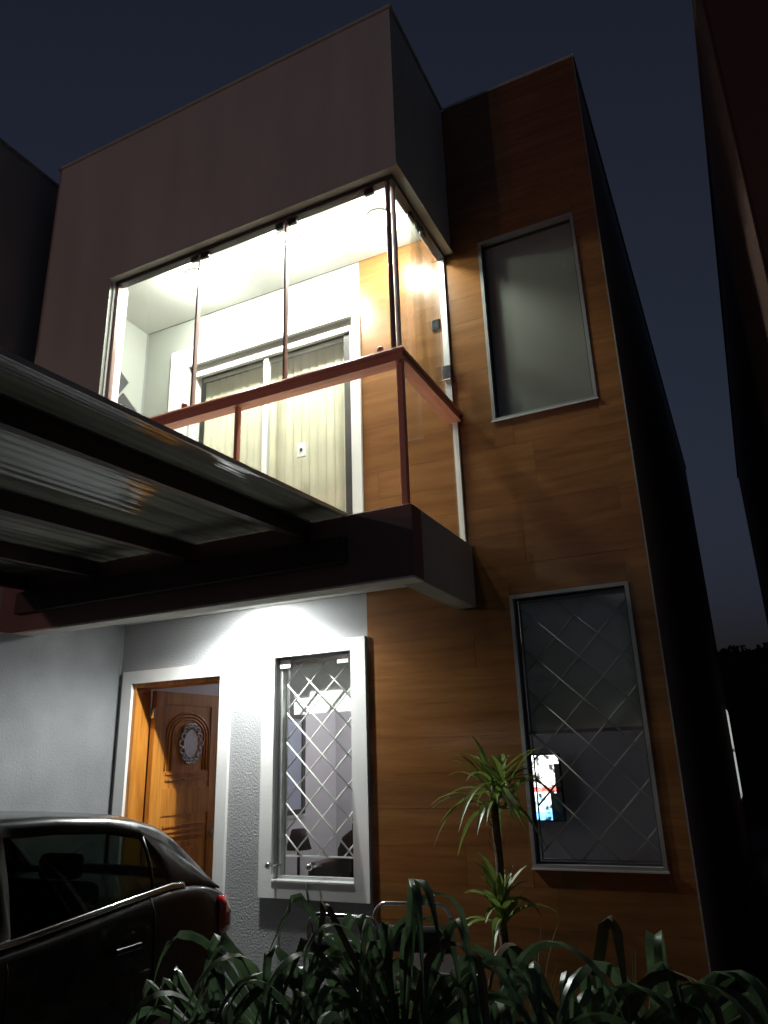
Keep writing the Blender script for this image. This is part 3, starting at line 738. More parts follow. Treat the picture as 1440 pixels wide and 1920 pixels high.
# ------------------------------------------------------------------ inside: hall and living room
def interior():
    # table lamp
    y = 1.5; x = 0.82
    t = thing('console_table', (0.9, 1.6, 0.10), 'dark low console table behind the lattice window', 'table')
    box('table_top', 0.55, 1.75, 1.32, 1.72, 0.56, 0.60, 'dark_wood', t, 0.006)
    for (a, b) in ((0.58, 1.35), (1.72, 1.35), (0.58, 1.69), (1.72, 1.69)):
        box('table_leg', a - 0.022, a + 0.022, b - 0.022, b + 0.022, 0.10, 0.5595, 'dark_wood', t)
    l = thing('table_lamp', (x, y, 0.60), 'table lamp with brown tapered shade seen through the lattice window', 'lamp')
    lathe('lamp_base', [(0.075, 0.6005), (0.075, 0.615), (0.03, 0.63), (0.012, 0.64)], (x, y, 0), 'dark_metal', l, 20)
    tube('lamp_stem', [(x, y, 0.6405), (x, y, 0.93)], 0.014, 'dark_metal', l, 10)
    lathe('lamp_shade', [(0.118, 0.87), (0.064, 1.04), (0.060, 1.04), (0.113, 0.872)], (x, y, 0), 'lamp_cloth', l, 28)
    # brown armchair
    cx, cy = 1.08, 2.15
    c = thing('armchair', (cx, cy, 0.10), 'dark brown leather armchair with rounded back in the hall', 'armchair')
    v, f = [], []
    prof = [(-0.30, 0.42), (-0.31, 0.60), (-0.30, 0.78), (-0.24, 0.90), (-0.14, 0.965), (0.0, 0.985), (0.14, 0.965), (0.24, 0.90), (0.30, 0.78), (0.31, 0.60), (0.30, 0.42)]
    for dy, s in ((-0.07, 0.92), (-0.09, 1.0), (0.0, 1.03), (0.08, 1.0), (0.10, 0.9)):
        for (a, z) in prof: v.append((cx + a * s, cy + 0.26 + dy * 1.2 - (0.05 * (z - .42)), 0.42 + (z - 0.42) * s))
    n = len(prof)
    for i in range(4):
        for k in range(n - 1): f.append((i * n + k, i * n + k + 1, (i + 1) * n + k + 1, (i + 1) * n + k))
    f.append(tuple(range(n))); f.append(tuple(4 * n + k for k in range(n)))
    mesh('backrest', v, f, 'leather', c, smooth=True)
    box('seat', cx - 0.27, cx + 0.27, cy - 0.30, cy + 0.16, 0.30, 0.52, 'leather', c, 0.05, 3)
    for s in (-1, 1): box('armrest', cx + s * 0.33 - 0.055, cx + s * 0.33 + 0.055, cy - 0.32, cy + 0.22, 0.22, 0.72, 'leather', c, 0.05, 3)
    for a in (-0.25, 0.25):
        for b in (-0.25, 0.25): box('leg', cx + a - 0.02, cx + a + 0.02, cy + b - 0.02, cy + b + 0.02, 0.10, 0.2995, 'dark_wood', c)
    # folded white throw over the right side of the armchair back
    v, f = [], []
    for i in range(7):
        a = i / 6
        for j in range(5):
            b = j / 4
            v.append((cx + 0.07 + 0.15 * b + 0.01 * math.sin(9 * a), cy + 0.115 + 0.02 * math.sin(6 * b + a * 3) - 0.05 * (a if a < .5 else 1 - a), 0.99 - 0.24 * a + 0.01 * math.sin(5 * b)))
    for i in range(6):
        for j in range(4): f.append((i * 5 + j, i * 5 + j + 1, i * 5 + j + 6, i * 5 + j + 5))
    th = mesh('throw', v, f, 'marker_white', None, smooth=True)
    mod = th.modifiers.new('thickness', 'SOLIDIFY'); mod.thickness = 0.012
    tag(th, 'small white cloth thrown over the brown armchair back', 'cloth')
    # picture / framed mirror on the left wall
    p = thing('framed_picture', (0.03, 2.4, 1.08), 'tall framed picture on the hall wall behind the lattice window', 'picture')
    ya, yb, za, zb = 1.90, 2.86, 1.08, 2.14
    fr_ = boxes('picture_frame', [(0.0205, 0.045, ya, ya + 0.05, za, zb), (0.0205, 0.045, yb - 0.06, yb, za, zb), (0.0205, 0.045, ya + 0.05, yb - 0.06, zb - 0.05, zb), (0.0205, 0.045, ya + 0.05, yb - 0.06, za, za + 0.05)], 'dark_wood', p)
    boxes('picture_slip', [(0.0205, 0.035, yb + 0.0005, yb + 0.022, za - 0.03, zb + 0.03), (0.0205, 0.035, ya, yb, zb + 0.0005, zb + 0.03), (0.0205, 0.035, ya, yb, za - 0.03, za - 0.0005)], 'marker_white', p)
    plain('print_blue', (0.42, 0.45, 0.58), 0.3, var=0.25, scale=2)
    box('print', 0.0205, 0.028, ya + 0.051, yb - 0.061, za + 0.051, zb - 0.051, 'print_blue', p)
    # television in the right-hand room
    yt = 3.30
    tv = thing('television', (2.8, yt, 0.9), 'lit television glimpsed at the left side of the lower right window', 'television')
    box('cabinet', 1.84, 2.845, yt, yt + 0.05, 0.97, 1.625, 'black_plastic', tv, 0.008)
    mt, nt, out = new_mat('tv_picture')
    g = N(nt, 'ShaderNodeNewGeometry'); sp = N(nt, 'ShaderNodeSeparateXYZ'); nt.links.new(g.outputs['Position'], sp.inputs[0])
    rp = N(nt, 'ShaderNodeValToRGB'); mr = N(nt, 'ShaderNodeMapRange'); mr.inputs['From Min'].default_value = 0.99; mr.inputs['From Max'].default_value = 1.61
    nt.links.new(sp.outputs['Z'], mr.inputs['Value']); nt.links.new(mr.outputs[0], rp.inputs[0])
    cr = rp.color_ramp; cr.interpolation = 'CONSTANT'
    cr.elements[0].position = 0; cr.elements[0].color = (0.15, 0.45, 0.9, 1)
    for pos, c_ in ((0.12, (0.5, 0.8, 1, 1)), (0.34, (0.9, 0.9, 1, 1)), (0.42, (0.9, 0.15, 0.12, 1)), (0.50, (1, 0.85, 0.88, 1)), (0.62, (1, 0.95, 1, 1))):
        e = cr.elements.new(pos); e.color = c_
    cr.elements[-1].position = 0.62
    nz = N(nt, 'ShaderNodeTexNoise'); nz.inputs['Scale'].default_value = 14; nt.links.new(g.outputs['Position'], nz.inputs['Vector'])
    m2 = N(nt, 'ShaderNodeMapRange'); m2.inputs['From Min'].default_value = 0.38; m2.inputs['From Max'].default_value = 0.62; m2.inputs['To Min'].default_value = 0.15; m2.inputs['To Max'].default_value = 5.5
    nt.links.new(nz.outputs['Fac'], m2.inputs['Value'])
    # dark right-hand part of the picture, in steps
    st = N(nt, 'ShaderNodeValToRGB'); st.color_ramp.interpolation = 'CONSTANT'; nt.links.new(mr.outputs[0], st.inputs[0])
    st.color_ramp.elements[0].position = 0; st.color_ramp.elements[0].color = (0.60, 0.60, 0.60, 1)
    for pos, c_ in ((0.40, 0.80), (0.86, 1.0)):
        e = st.color_ramp.elements.new(pos); e.color = (c_, c_, c_, 1)
    st.color_ramp.elements[-1].color = (1, 1, 1, 1); st.color_ramp.elements[-1].position = 0.86
    xr = N(nt, 'ShaderNodeMapRange'); xr.inputs['From Min'].default_value = 2.53; xr.inputs['From Max'].default_value = 2.84; nt.links.new(sp.outputs['X'], xr.inputs['Value'])
    lt = N(nt, 'ShaderNodeMath', operation='LESS_THAN'); nt.links.new(xr.outputs[0], lt.inputs[0]); nt.links.new(st.outputs[0], lt.inputs[1])
    mm = N(nt, 'ShaderNodeMath', operation='MULTIPLY_ADD'); nt.links.new(lt.outputs[0], mm.inputs[0]); nt.links.new(m2.outputs[0], mm.inputs[1]); mm.inputs[2].default_value = 0.01
    em = N(nt, 'ShaderNodeEmission'); nt.links.new(rp.outputs[0], em.inputs[0]); nt.links.new(mm.outputs[0], em.inputs[1]); nt.links.new(em.outputs[0], out.inputs[0])
    scr = box('screen', 1.855, 2.83, yt - 0.006, yt - 0.0005, 0.985, 1.61, 'tv_picture', tv)
    box('tv_wall_mount', 2.2, 2.5, yt + 0.051, 3.5995, 1.2, 1.5, 'dark_metal', tv)
interior()

# ------------------------------------------------------------------ carport
def carport():
    cp = thing('carport', (1.3, -3.5, 0), 'dark metal carport with ribbed translucent roof sheets above the car', 'carport')
    slope = 0.046
    def zs(y): return 2.996 + slope * (y + 1.05)
    yN, yF = -D - 0.003, -5.6
    edges = [2.50, 1.61, 0.78, 0.066]
    def beam(name, x0, x1, top, dep, mat='beam_paint'):
        v = []
        for y in (yN, yF):
            z1 = zs(y) - top; z0 = z1 - dep
            v += [(x0, y, z0), (x1, y, z0), (x1, y, z1), (x0, y, z1)]
        return mesh(name, v, [(0, 1, 2, 3), (7, 6, 5, 4), (0, 4, 5, 1), (1, 5, 6, 2), (2, 6, 7, 3), (3, 7, 4, 0)], mat, cp)
    for x in edges:
        beam('roof_beam', x - 0.05, x, 0.011, 0.10)
        beam('beam_flashing', x - 0.062, x + 0.012, 0.0055, 0.005, 'grey_frame')
    # sheets
    cuts = [2.75, 2.475, 1.585, 0.755, 0.0]
    for i in range(4):
        xa, xb = cuts[i + 1] + 0.002, cuts[i] - 0.002
        n = max(6, int((xb - xa) / 0.035)); v, f = [], []
        for y in (yN, yF):
            for k in range(n + 1):
                x = xa + (xb - xa) * k / n
                v.append((x, y, zs(y) - 0.005 + (0.0016 if k % 2 else 0)))
            for k in range(n + 1):
                x = xa + (xb - xa) * k / n
                v.append((x, y, zs(y) + 0.006))
        m_ = n + 1
        for k in range(n):
            f.append((k, k + 1, 2 * m_ + k + 1, 2 * m_ + k)); f.append((m_ + k, 3 * m_ + k, 3 * m_ + k + 1, m_ + k + 1))
        f.append((0, 2 * m_, 3 * m_, m_)); f.append((n, m_ + n, 3 * m_ + n, 2 * m_ + n))
        mesh('roof_sheet', v, f, 'roof_sheet', cp)
    # edge profile
    v = []
    for y in (yN, yF):
        z = zs(y); v += [(2.751, y, z - 0.012), (2.760, y, z - 0.012), (2.760, y, z + 0.012), (2.751, y, z + 0.012)]
    mesh('edge_profile', v, [(0, 1, 2, 3), (7, 6, 5, 4), (0, 4, 5, 1), (1, 5, 6, 2), (2, 6, 7, 3), (3, 7, 4, 0)], 'aluminium', cp)
    box('wall_plate', 0.0, 2.76, -D - 0.05, -D - 0.0035, 2.70, 2.86, 'beam_paint', cp, 0.004)
    z = zs(-5.45) - 0.112
    box('front_beam', 0.0, 2.60, -5.50, -5.40, z - 0.12, z, 'beam_paint', cp)
    for x in (0.06, 2.46):
        box('post', x - 0.04, x + 0.04, -5.49, -5.41, 0.0, z - 0.1205, 'beam_paint', cp, 0.004)
carport()

# ------------------------------------------------------------------ the car (rear to the house, nose to the street)
def interp(tab, u):
    if u <= tab[0][0]: return tab[0][1]
    for (a, b), (c, d) in zip(tab, tab[1:]):
        if u <= c:
            t = (u - a) / (c - a); return b + (d - b) * t
    return tab[-1][1]
def car():
    XC, YR = 1.20, -0.90
    root = thing('parked_car', (XC, YR - 2, 0), 'black hatchback parked under the carport with its tail to the house', 'car')
    wb = [(0.0, 0.62), (0.06, 0.72), (0.16, 0.785), (0.4, 0.825), (0.8, 0.845), (1.5, 0.85), (2.8, 0.85), (3.4, 0.82), (3.75, 0.72), (3.92, 0.58), (4.0, 0.45)]
    zb = [(0.0, 0.86), (0.08, 0.93), (0.2, 0.985), (0.4, 1.03), (0.6, 1.045), (1.05, 1.005), (1.5, 0.965), (2.4, 0.93), (3.0, 0.94), (3.4, 0.90), (3.8, 0.78), (4.0, 0.62)]
    ze = [(0.18, 0.985), (0.32, 1.075), (0.45, 1.16), (0.6, 1.245), (0.75, 1.31), (0.94, 1.355), (1.25, 1.385), (1.6, 1.395), (2.0, 1.385), (2.4, 1.28), (2.7, 1.13), (3.0, 0.955)]
    zr = [(0.18, 1.00), (0.32, 1.165), (0.45, 1.305), (0.52, 1.355), (0.6, 1.382), (0.75, 1.40), (0.94, 1.415), (1.25, 1.435), (1.6, 1.445), (2.0, 1.435), (2.4, 1.32), (2.7, 1.15), (3.0, 0.965)]
    wr = [(0.18, 0.72), (0.32, 0.715), (0.45, 0.70), (0.6, 0.68), (0.94, 0.66), (1.6, 0.65), (2.0, 0.65), (2.4, 0.67), (2.7, 0.71), (3.0, 0.76)]
    us = [0.0, 0.03, 0.08, 0.16, 0.28, 0.4, 0.6, 0.8, 1.05, 1.3, 1.6, 2.0, 2.4, 2.8, 3.1, 3.4, 3.65, 3.82, 3.93, 4.0]
    def section(u):
        w, b = interp(wb, u), interp(zb, u)
        top = b + 0.02 * (1 if 3.0 > u > .18 else 0.6)
        return [(0.0, 0.20), (0.82 * w, 0.20), (0.95 * w, 0.27), (0.99 * w, 0.42), (1.0 * w, 0.60), (1.0 * w, b - 0.20), (0.99 * w, b - 0.09), (0.975 * w, b - 0.03), (0.94 * w, b), (0.6 * w, top), (0.0, top + 0.01)]
    v, f = [], []
    ring = None
    for u in us:
        s = section(u); full = [(x, z) for x, z in s] + [(-x, z) for x, z in reversed(s[1:-1])]
        ring = len(full)
        for x, z in full: v.append((XC + x, YR - u, z))
    for i in range(len(us) - 1):
        for k in range(ring):
            f.append((i * ring + k, i * ring + (k + 1) % ring, (i + 1) * ring + (k + 1) % ring, (i + 1) * ring + k))
    f.append(tuple(range(ring))); f.append(tuple((len(us) - 1) * ring + k for k in reversed(range(ring))))
    body = mesh('body', v, f, 'car_paint', root, smooth=True)
    md = body.modifiers.new('smooth', 'SUBSURF'); md.levels = 2; md.render_levels = 2
    # greenhouse
    cols = [0.18, 0.25, 0.32, 0.45, 0.52, 0.60, 0.70, 0.745, 0.85, 0.94, 1.10, 1.25, 1.40, 1.53, 1.61, 1.75, 2.0, 2.2, 2.40, 2.55, 2.7, 2.85, 3.0]
    def gh(u, t, s):
        """t 0..1 from shoulder to roof edge, 1..2 roof edge to crown"""
        b = (0.935 * interp(wb, u), interp(zb, u) - 0.008); e = (interp(wr, u), max(interp(ze, u), interp(zb, u) + 0.004)); c = (0.0, max(interp(zr, u), interp(zb, u) + 0.012))
        if t <= 1:
            k = 0.018 * math.sin(math.pi * t)
            return (XC + s * (b[0] + (e[0] - b[0]) * t + k), YR - u, b[1] + (e[1] - b[1]) * t)
        q = t - 1; a = q * math.pi / 2
        return (XC + s * e[0] * math.cos(a) ** 0.9 if q < 1 else XC, YR - u, e[1] + (c[1] - e[1]) * math.sin(a) ** 0.75)
    ts = [0.0, 0.07, 0.5, 0.90, 1.0, 1.12, 1.3, 1.6, 2.0]
    side_win = [(0.745, 1.53, 'side_window'), (1.61, 2.40, 'side_window')]
    holes = {}
    v, f, idx = [], [], {}
    def vid(u, t, s):
        key = (round(u, 4), round(t, 3), s if t < 2 else 0)
        if key not in idx: idx[key] = len(v); v.append(gh(u, t, s))
        return idx[key]
    cols2 = sorted(set(cols + [0.62]))
    panes = {}
    for s in (-1, 1):
        for i in range(len(cols2) - 1):
            a, b = cols2[i], cols2[i + 1]; m_ = (a + b) / 2
            for k in range(len(ts) - 1):
                ta, tb = ts[k], ts[k + 1]; tm = (ta + tb) / 2
                nm = None
                if 0.07 < tm < 0.90:
                    for j, (p, q, nn) in enumerate(side_win):
                        if p < m_ < q: nm = (nn, s, j)
                if 0.07 < tm < 0.90 and 0.60 < m_ < 0.745: continue
                if tm > 1.3 and 0.25 < m_ < 0.45: nm = ('rear_window', 0, 9)
                if tm > 1.12 and 2.2 < m_ < 2.85: nm = ('windscreen', 0, 10)
                if nm: panes.setdefault(nm, []).append((a, b, ta, tb, s)); continue
                f.append((vid(a, ta, s), vid(b, ta, s), vid(b, tb, s), vid(a, tb, s)))
    for s in (-1, 1):       # rear point of the side glass, with the painted pillar above it
        f.append(tuple(vid(u, t, s) for u, t in ((0.60, 0.07), (0.745, 0.90), (0.70, 0.90), (0.62, 0.90), (0.60, 0.90), (0.60, 0.50))))
    roof = mesh('roof', v, f, 'car_paint', root, smooth=True)
    for s in (-1, 1):
        mesh('quarter_window', [gh(u, t, s) for u, t in ((0.60, 0.07), (0.62, 0.07), (0.70, 0.07), (0.745, 0.07), (0.745, 0.50), (0.745, 0.90))], [(0, 1, 2, 3, 4, 5)], 'car_glass', root)
        tube('window_bar', [Vector(gh(0.745, t, s)) + Vector((s * 0.002, 0, 0)) for t in (0.07, 0.3, 0.5, 0.7, 0.90)], 0.008, 'black_plastic', root, 6)
    md = roof.modifiers.new('thickness', 'SOLIDIFY'); md.thickness = 0.022; md.offset = -1
    for (nn, s, j), cells in panes.items():
        v2, f2, ix = [], [], {}
        def vd(u, t, s_):
            key = (round(u, 4), round(t, 3), s_ if t < 2 else 0)
            if key not in ix: ix[key] = len(v2); v2.append(gh(u, t, s_))
            return ix[key]
        for (a, b, ta, tb, s_) in cells: f2.append((vd(a, ta, s_), vd(b, ta, s_), vd(b, tb, s_), vd(a, tb, s_)))
        g = mesh(nn, v2, f2, 'car_glass', root, smooth=True)
    for s in (-1, 1):
        # chrome strip along the window foot
        pts = [Vector(gh(u, 0.045, s)) + Vector((s * 0.010, 0, 0.0)) for u in (0.50, 0.53, 0.62, 0.75, 0.9, 1.1, 1.3, 1.5, 1.8, 2.1, 2.45, 2.6)]
        pts[0] = pts[1] + Vector((0, 0.012, -0.014))
        vv, ff = [], []
        for p in pts: vv += [p + Vector((0, 0, -0.017)), p + Vector((s * 0.005, 0, -0.010)), p + Vector((s * 0.005, 0, 0.008)), p + Vector((-s * .004, 0, 0.014)), p + Vector((-s * 0.014, 0, 0.0))]
        for i in range(len(pts) - 1):
            for k in range(5): ff.append((i * 5 + k, i * 5 + (k + 1) % 5, (i + 1) * 5 + (k + 1) % 5, (i + 1) * 5 + k))
        ff += [tuple(range(5)), tuple((len(pts) - 1) * 5 + k for k in range(5))]
        mesh('chrome_strip', vv, ff, 'chrome', root, smooth=True)
        # tail lamp wrapped round the rear corner
        vv, ff = [], []
        uu = [0.0, 0.03, 0.07, 0.12, 0.18, 0.24]
        zz = [0.74, 0.78, 0.83, 0.88, 0.92]
        for d in (0.012, -0.03):
            for u in uu:
                for z in zz:
                    w = interp(wb, u); b = interp(zb, u); x = w * (1.0 if z < b - 0.09 else 0.97)
                    zz_ = min(z + 0.10 * u, b - 0.01)
                    vv.append((XC + s * (x + d), YR - u + (d if u < 0.1 else 0), zz_))
        nu, nz_ = len(uu), len(zz); off = nu * nz_
        for i in range(nu - 1):
            for k in range(nz_ - 1):
                q = (i * nz_ + k, i * nz_ + k + 1, (i + 1) * nz_ + k + 1, (i + 1) * nz_ + k)
                ff.append(q); ff.append(tuple(off + w_ for w_ in reversed(q)))
        rim = [k for k in range(nz_)] + [i * nz_ + nz_ - 1 for i in range(1, nu)] + [(nu - 1) * nz_ + k for k in range(nz_ - 2, -1, -1)] + [i * nz_ for i in range(nu - 2, 0, -1)]
        for i in range(len(rim)):
            a, b = rim[i], rim[(i + 1) % len(rim)]; ff.append((a, b, off + b, off + a))
        mesh('tail_lamp', vv, ff, 'tail_red', root, smooth=True)
        hd = box('headlamp', XC + s * 0.60 - 0.12, XC + s * 0.60 + 0.12, YR - 3.93, YR - 3.78, 0.60, 0.70, 'chrome', root, 0.03, 2)
        # door seams, mirror, handle
        for u in (1.57, 0.78, 2.62):
            pts = [(XC + s * (interp(wb, u) * k + 0.001), YR - u - du, z) for (k, z, du) in ((0.99, 0.42, 0), (1.0, 0.6, 0), (1.0, interp(zb, u) - 0.2, 0), (0.985, interp(zb, u) - 0.07, 0), (0.95, interp(zb, u) - 0.01, 0))]
            tube('door_seam', pts, 0.004, 'black_void', root, 6)
        box('door_handle', XC + s * 0.852 - 0.014, XC + s * 0.852 + 0.014, YR - 1.04, YR - 0.88, 0.83, 0.855, 'car_paint', root, 0.006, 2)
        box('door_mirror', XC + s * 0.94 - 0.09, XC + s * 0.94 + 0.09, YR - 2.62, YR - 2.54, 0.98, 1.10, 'car_paint', root, 0.03, 2)
        for u in (0.72, 3.25):
            w = 0.852
            wh = lathe('wheel', [(0.30, -0.09), (0.315, -0.06), (0.315, 0.05), (0.30, 0.085), (0.22, 0.088)], (XC + s * (w - 0.07), YR - u, 0.315), 'tyre', root, 32, 'x')
            lathe('rim', [(0.215, 0.0), (0.21, 0.018), (0.06, 0.03), (0.02, 0.034)], (XC + s * (w + 0.0) if s > 0 else XC + s * w - 0.03, YR - u, 0.315), 'grey_frame', wh, 32, 'x')
    box('rear_bumper', XC - 0.62, XC + 0.62, YR - 0.06, YR + 0.035, 0.36, 0.60, 'car_paint', root, 0.03, 2)
    plain('plate_white', (0.6, 0.6, 0.6), 0.5)
    box('licence_plate', XC - 0.2, XC + 0.2, YR + 0.0355, YR + 0.042, 0.44, 0.56, 'plate_white', root, 0.003)
    # seats seen as dark shapes through the glass
    for (dx, u) in ((-0.36, 2.0), (0.36, 2.0)):
        box('seat', XC + dx - 0.23, XC + dx + 0.23, YR - u - 0.10, YR - u + 0.06, 0.62, 1.14, 'seat_cloth', root, 0.05, 3)
        box('headrest', XC + dx - 0.12, XC + dx + 0.12, YR - u - 0.05, YR - u + 0.05, 1.16, 1.32, 'seat_cloth', root, 0.04, 3)
    box('rear_seat', XC - 0.60, XC + 0.60, YR - 1.02, YR - 0.88, 0.60, 1.10, 'seat_cloth', root, 0.05, 3)
    for dx in (-0.36, 0.36): box('headrest', XC + dx - 0.12, XC + dx + 0.12, YR - 0.98, YR - 0.89, 1.105, 1.22, 'seat_cloth', root, 0.03, 3)
car()

# ------------------------------------------------------------------ plants
def ribbon(name, pts, widths, mat, parent, fold=0.25, side=None):
    pts = [Vector(p) for p in pts]; v, f = [], []
    for i, p in enumerate(pts):
        t = (pts[min(i + 1, len(pts) - 1)] - pts[max(i - 1, 0)]).normalized()
        s = side if side is not None else t.cross(Vector((0, 0, 1)))
        s = (s - t * s.dot(t))
        if s.length < 1e-3: s = t.orthogonal()
        s.normalize(); nrm = s.cross(t).normalized(); w = widths[i] / 2
        v += [p - s * w + nrm * w * fold, p, p, p + s * w + nrm * w * fold]     # midrib split, so that the fold stays crisp
    for i in range(len(pts) - 1):
        a = i * 4; f += [(a, a + 1, a + 5, a + 4), (a + 2, a + 3, a + 7, a + 6)]
    return mesh(name, v, f, mat, parent, smooth=True)
def dracaena():
    bx, by = 3.36, -0.50
    t = thing('dracaena', (bx, by, 0.10), 'slender dracaena with two leaf tufts against the wood tiled wall', 'plant')
    rnd = random.Random(21)
    stem = [(bx + 0.02, by, 0.08), (bx + 0.012, by, 0.45), (bx - 0.006, by, 0.8), (bx + 0.006, by, 1.05), (bx - 0.004, by + 0.01, 1.28), (bx + 0.0, by + 0.01, 1.46)]
    tube('trunk', stem, [0.026, 0.024, 0.023, 0.022, 0.022, 0.018], 'trunk', t, 10)
    def tuft(c, n, lmin, lmax, emin, emax, droop, wmax):
        for i in range(n):
            a = 2 * math.pi * (i * 0.381966 + rnd.uniform(-.03, .03)); el = R(rnd.uniform(emin, emax)); L = rnd.uniform(lmin, lmax)
            h = Vector((math.cos(a), math.sin(a), 0)); z0 = rnd.uniform(-0.10, 0.07)
            pts, ws = [], []
            for q in range(8):
                s = q / 7
                e2 = el - droop * (1.2 - math.sin(el) * .6) * s * s
                pts.append(Vector(c) + Vector((0, 0, z0)) + h * (L * s * math.cos(el - droop * s * .5)) + Vector((0, 0, L * s * math.sin(e2))))
                ws.append(wmax * (0.45 + 0.55 * math.sin(min(1, s * 2.2) * math.pi / 2)) * (1 if s < .55 else max(0.06, 1 - ((s - .55) / .45) ** 1.4)))
            ribbon('leaf', pts, ws, 'leaf_green', t, 0.35)
    tuft((bx, by + 0.01, 1.40), 40, 0.24, 0.40, -10, 78, 0.55, 0.040)
    tuft((bx + 0.07, by - 0.03, 1.43), 9, 0.22, 0.36, 5, 80, 0.5, 0.046)
    tuft((bx + 0.005, by - 0.02, 0.82), 30, 0.18, 0.36, 10, 80, 0.5, 0.046)
    # dry little stubs on the trunk
    for i in range(9):
        z = rnd.uniform(1.1, 1.32); a = rnd.uniform(0, 6.28)
        h = Vector((math.cos(a), math.sin(a), 0))
        ribbon('dry_leaf', [Vector((bx, by, z)) + h * 0.018, Vector((bx, by, z + 0.025)) + h * 0.04, Vector((bx, by, z + 0.06)) + h * 0.045], [0.012, 0.012, 0.002], 'trunk', t)
dracaena()

def fan_palm(base, fronds, label, seed):
    """fan palm: each stalk carries a pleated fan blade whose split tips bend over and hang"""
    rnd = random.Random(seed)
    t = thing('fan_palm', (*base, 0.10), label, 'palm', 'fan palms in the front bed')
    lathe('stem', [(0.05, 0.06), (0.045, 0.16), (0.03, 0.22)], (base[0], base[1], 0), 'trunk', t, 10)
    for (hx, hy, hz, az, tilt, n, L0, spread, lean) in fronds:
        hub = Vector((hx, hy, hz)); b = Vector((base[0], base[1], 0.18))
        mid = b * 0.5 + hub * 0.5 + Vector((0, 0, 0.12)) - (hub - b) * 0.12
        pts = [b, b * .65 + mid * .35, mid, mid * .4 + hub * .6 + Vector((0, 0, 0.02)), hub]
        fr = tube('frond_stalk', pts, [0.011, 0.009, 0.008, 0.007, 0.006], 'leaf_palm', t, 6)
        az_, el = R(az), R(tilt)
        out = Vector((math.cos(az_) * math.cos(el), math.sin(az_) * math.cos(el), math.sin(el)))
        side0 = Vector((-math.sin(az_), math.cos(az_), 0)); down = Vector((0, 0, -1))
        n = int(n * 0.72); step = R(spread) / n
        for k in range(n):
            q0 = (k + 0.5) / n - 0.5; ph = R(spread) * q0 + R(lean)
            d0 = (out * math.cos(ph) + side0 * math.sin(ph)).normalized()
            acr = (side0 * math.cos(ph) - out * math.sin(ph)).normalized()
            L = L0 * rnd.uniform(0.80, 1.08) * (1 - 0.15 * abs(q0) * 2); knee = rnd.uniform(0.50, 0.74); sharp = rnd.uniform(0.03, 0.10); fuse = 0.34
            broken = rnd.random() < 0.3
            hz_dir = (side0 * (math.sin(ph) * 1.1 + rnd.uniform(-.25, .25)) + Vector((math.cos(az_), math.sin(az_), 0)) * rnd.uniform(-.3, .5)).normalized()
            amount = rnd.uniform(0.70, 0.97); ns = 18; d0 = (d0 + acr * rnd.uniform(-.05, .05) + Vector((0, rnd.uniform(-.16, .16), 0))).normalized(); p = hub.copy(); pts, ws = [p.copy()], [0.006]
            for i in range(1, ns + 1):
                s_ = i / ns
                g = 0.10 * s_ * s_ + amount / (1 + math.exp(-(s_ - knee) / (0.012 if broken else sharp)))
                g = min(g, 0.985)
                d = (d0 * (1 - g) + down * g + hz_dir * (0.55 * math.sin(math.pi * min(1, g)))).normalized()
                p = p + d * (L / ns); pts.append(p.copy())
                full = 2 * math.tan(step / 2) * L0 * min(s_, fuse) * 1.05
                ws.append(max(0.003, full * (1 if s_ < knee else max(0.0, 1 - ((s_ - knee) / (1 - knee)) ** 1.1))))
            dry = rnd.random() < 0.08
            ribbon('leaflet', pts, ws, 'leaf_dry' if dry else 'leaf_palm', fr, 0.55, acr)
fan_palm((3.05, -2.35), [(3.26, -2.40, 0.70, 270, 70, 30, 0.78, 150, 8), (3.00, -2.30, 0.62, 250, 58, 22, 0.72, 150, -25), (3.46, -2.32, 0.74, 285, 66, 20, 0.74, 110, 10)],
         'low fan palm drooping in front of the grey wall beside the car', 31)
fan_palm((3.72, -2.40), [(3.68, -2.45, 0.79, 262, 74, 30, 0.86, 100, 6), (3.88, -2.36, 0.71, 280, 70, 24, 0.78, 110, 14), (3.60, -2.55, 0.68, 250, 60, 18, 0.70, 110, -10)],
         'tall dark fan palm hanging in front of the metal chairs', 32)
fan_palm((4.20, -2.10), [(4.14, -2.20, 0.70, 262, 68, 24, 0.86, 100, 30), (4.34, -2.05, 0.70, 285, 62, 20, 0.80, 130, 10)],
         'arching fan palm in front of the lower right window', 33)
fan_palm((4.62, -2.60), [(4.66, -2.55, 0.68, 250, 60, 14, 0.64, 120, -5)],
         'palm leaning in at the right edge in front of the side passage', 34)

def grass_clump(x, y, n, hmin, hmax, label, seed, lean=0.25):
    rnd = random.Random(seed); t = thing('grass_clump', (x, y, 0.10), label, 'plant', 'thin grass clumps in the front bed')
    for i in range(n):
        a = rnd.uniform(0, 6.283); h = Vector((math.cos(a), math.sin(a), 0)); H = rnd.uniform(hmin, hmax); le = rnd.uniform(.05, 1) * lean
        pts = [Vector((x, y, 0.08)) + h * (0.02 + le * s ** 2.2) + Vector((0, 0, H * (s - .18 * s ** 3 * (le / lean)))) for s in (0, .2, .4, .6, .75, .9, 1)]
        ribbon('blade', pts, [0.010, 0.011, 0.011, 0.010, 0.008, 0.005, 0.001], 'leaf_palm', t, 0.3)
grass_clump(4.14, -1.55, 14, 0.55, 0.98, 'thin upright grass clump near the tower corner', 41)
grass_clump(3.62, -1.0, 12, 0.6, 0.95, 'thin grass clump between dracaena and lower right window', 42)
grass_clump(3.92, -2.05, 12, 0.5, 0.98, 'thin grass clump between the two largest palms', 43, 0.35)

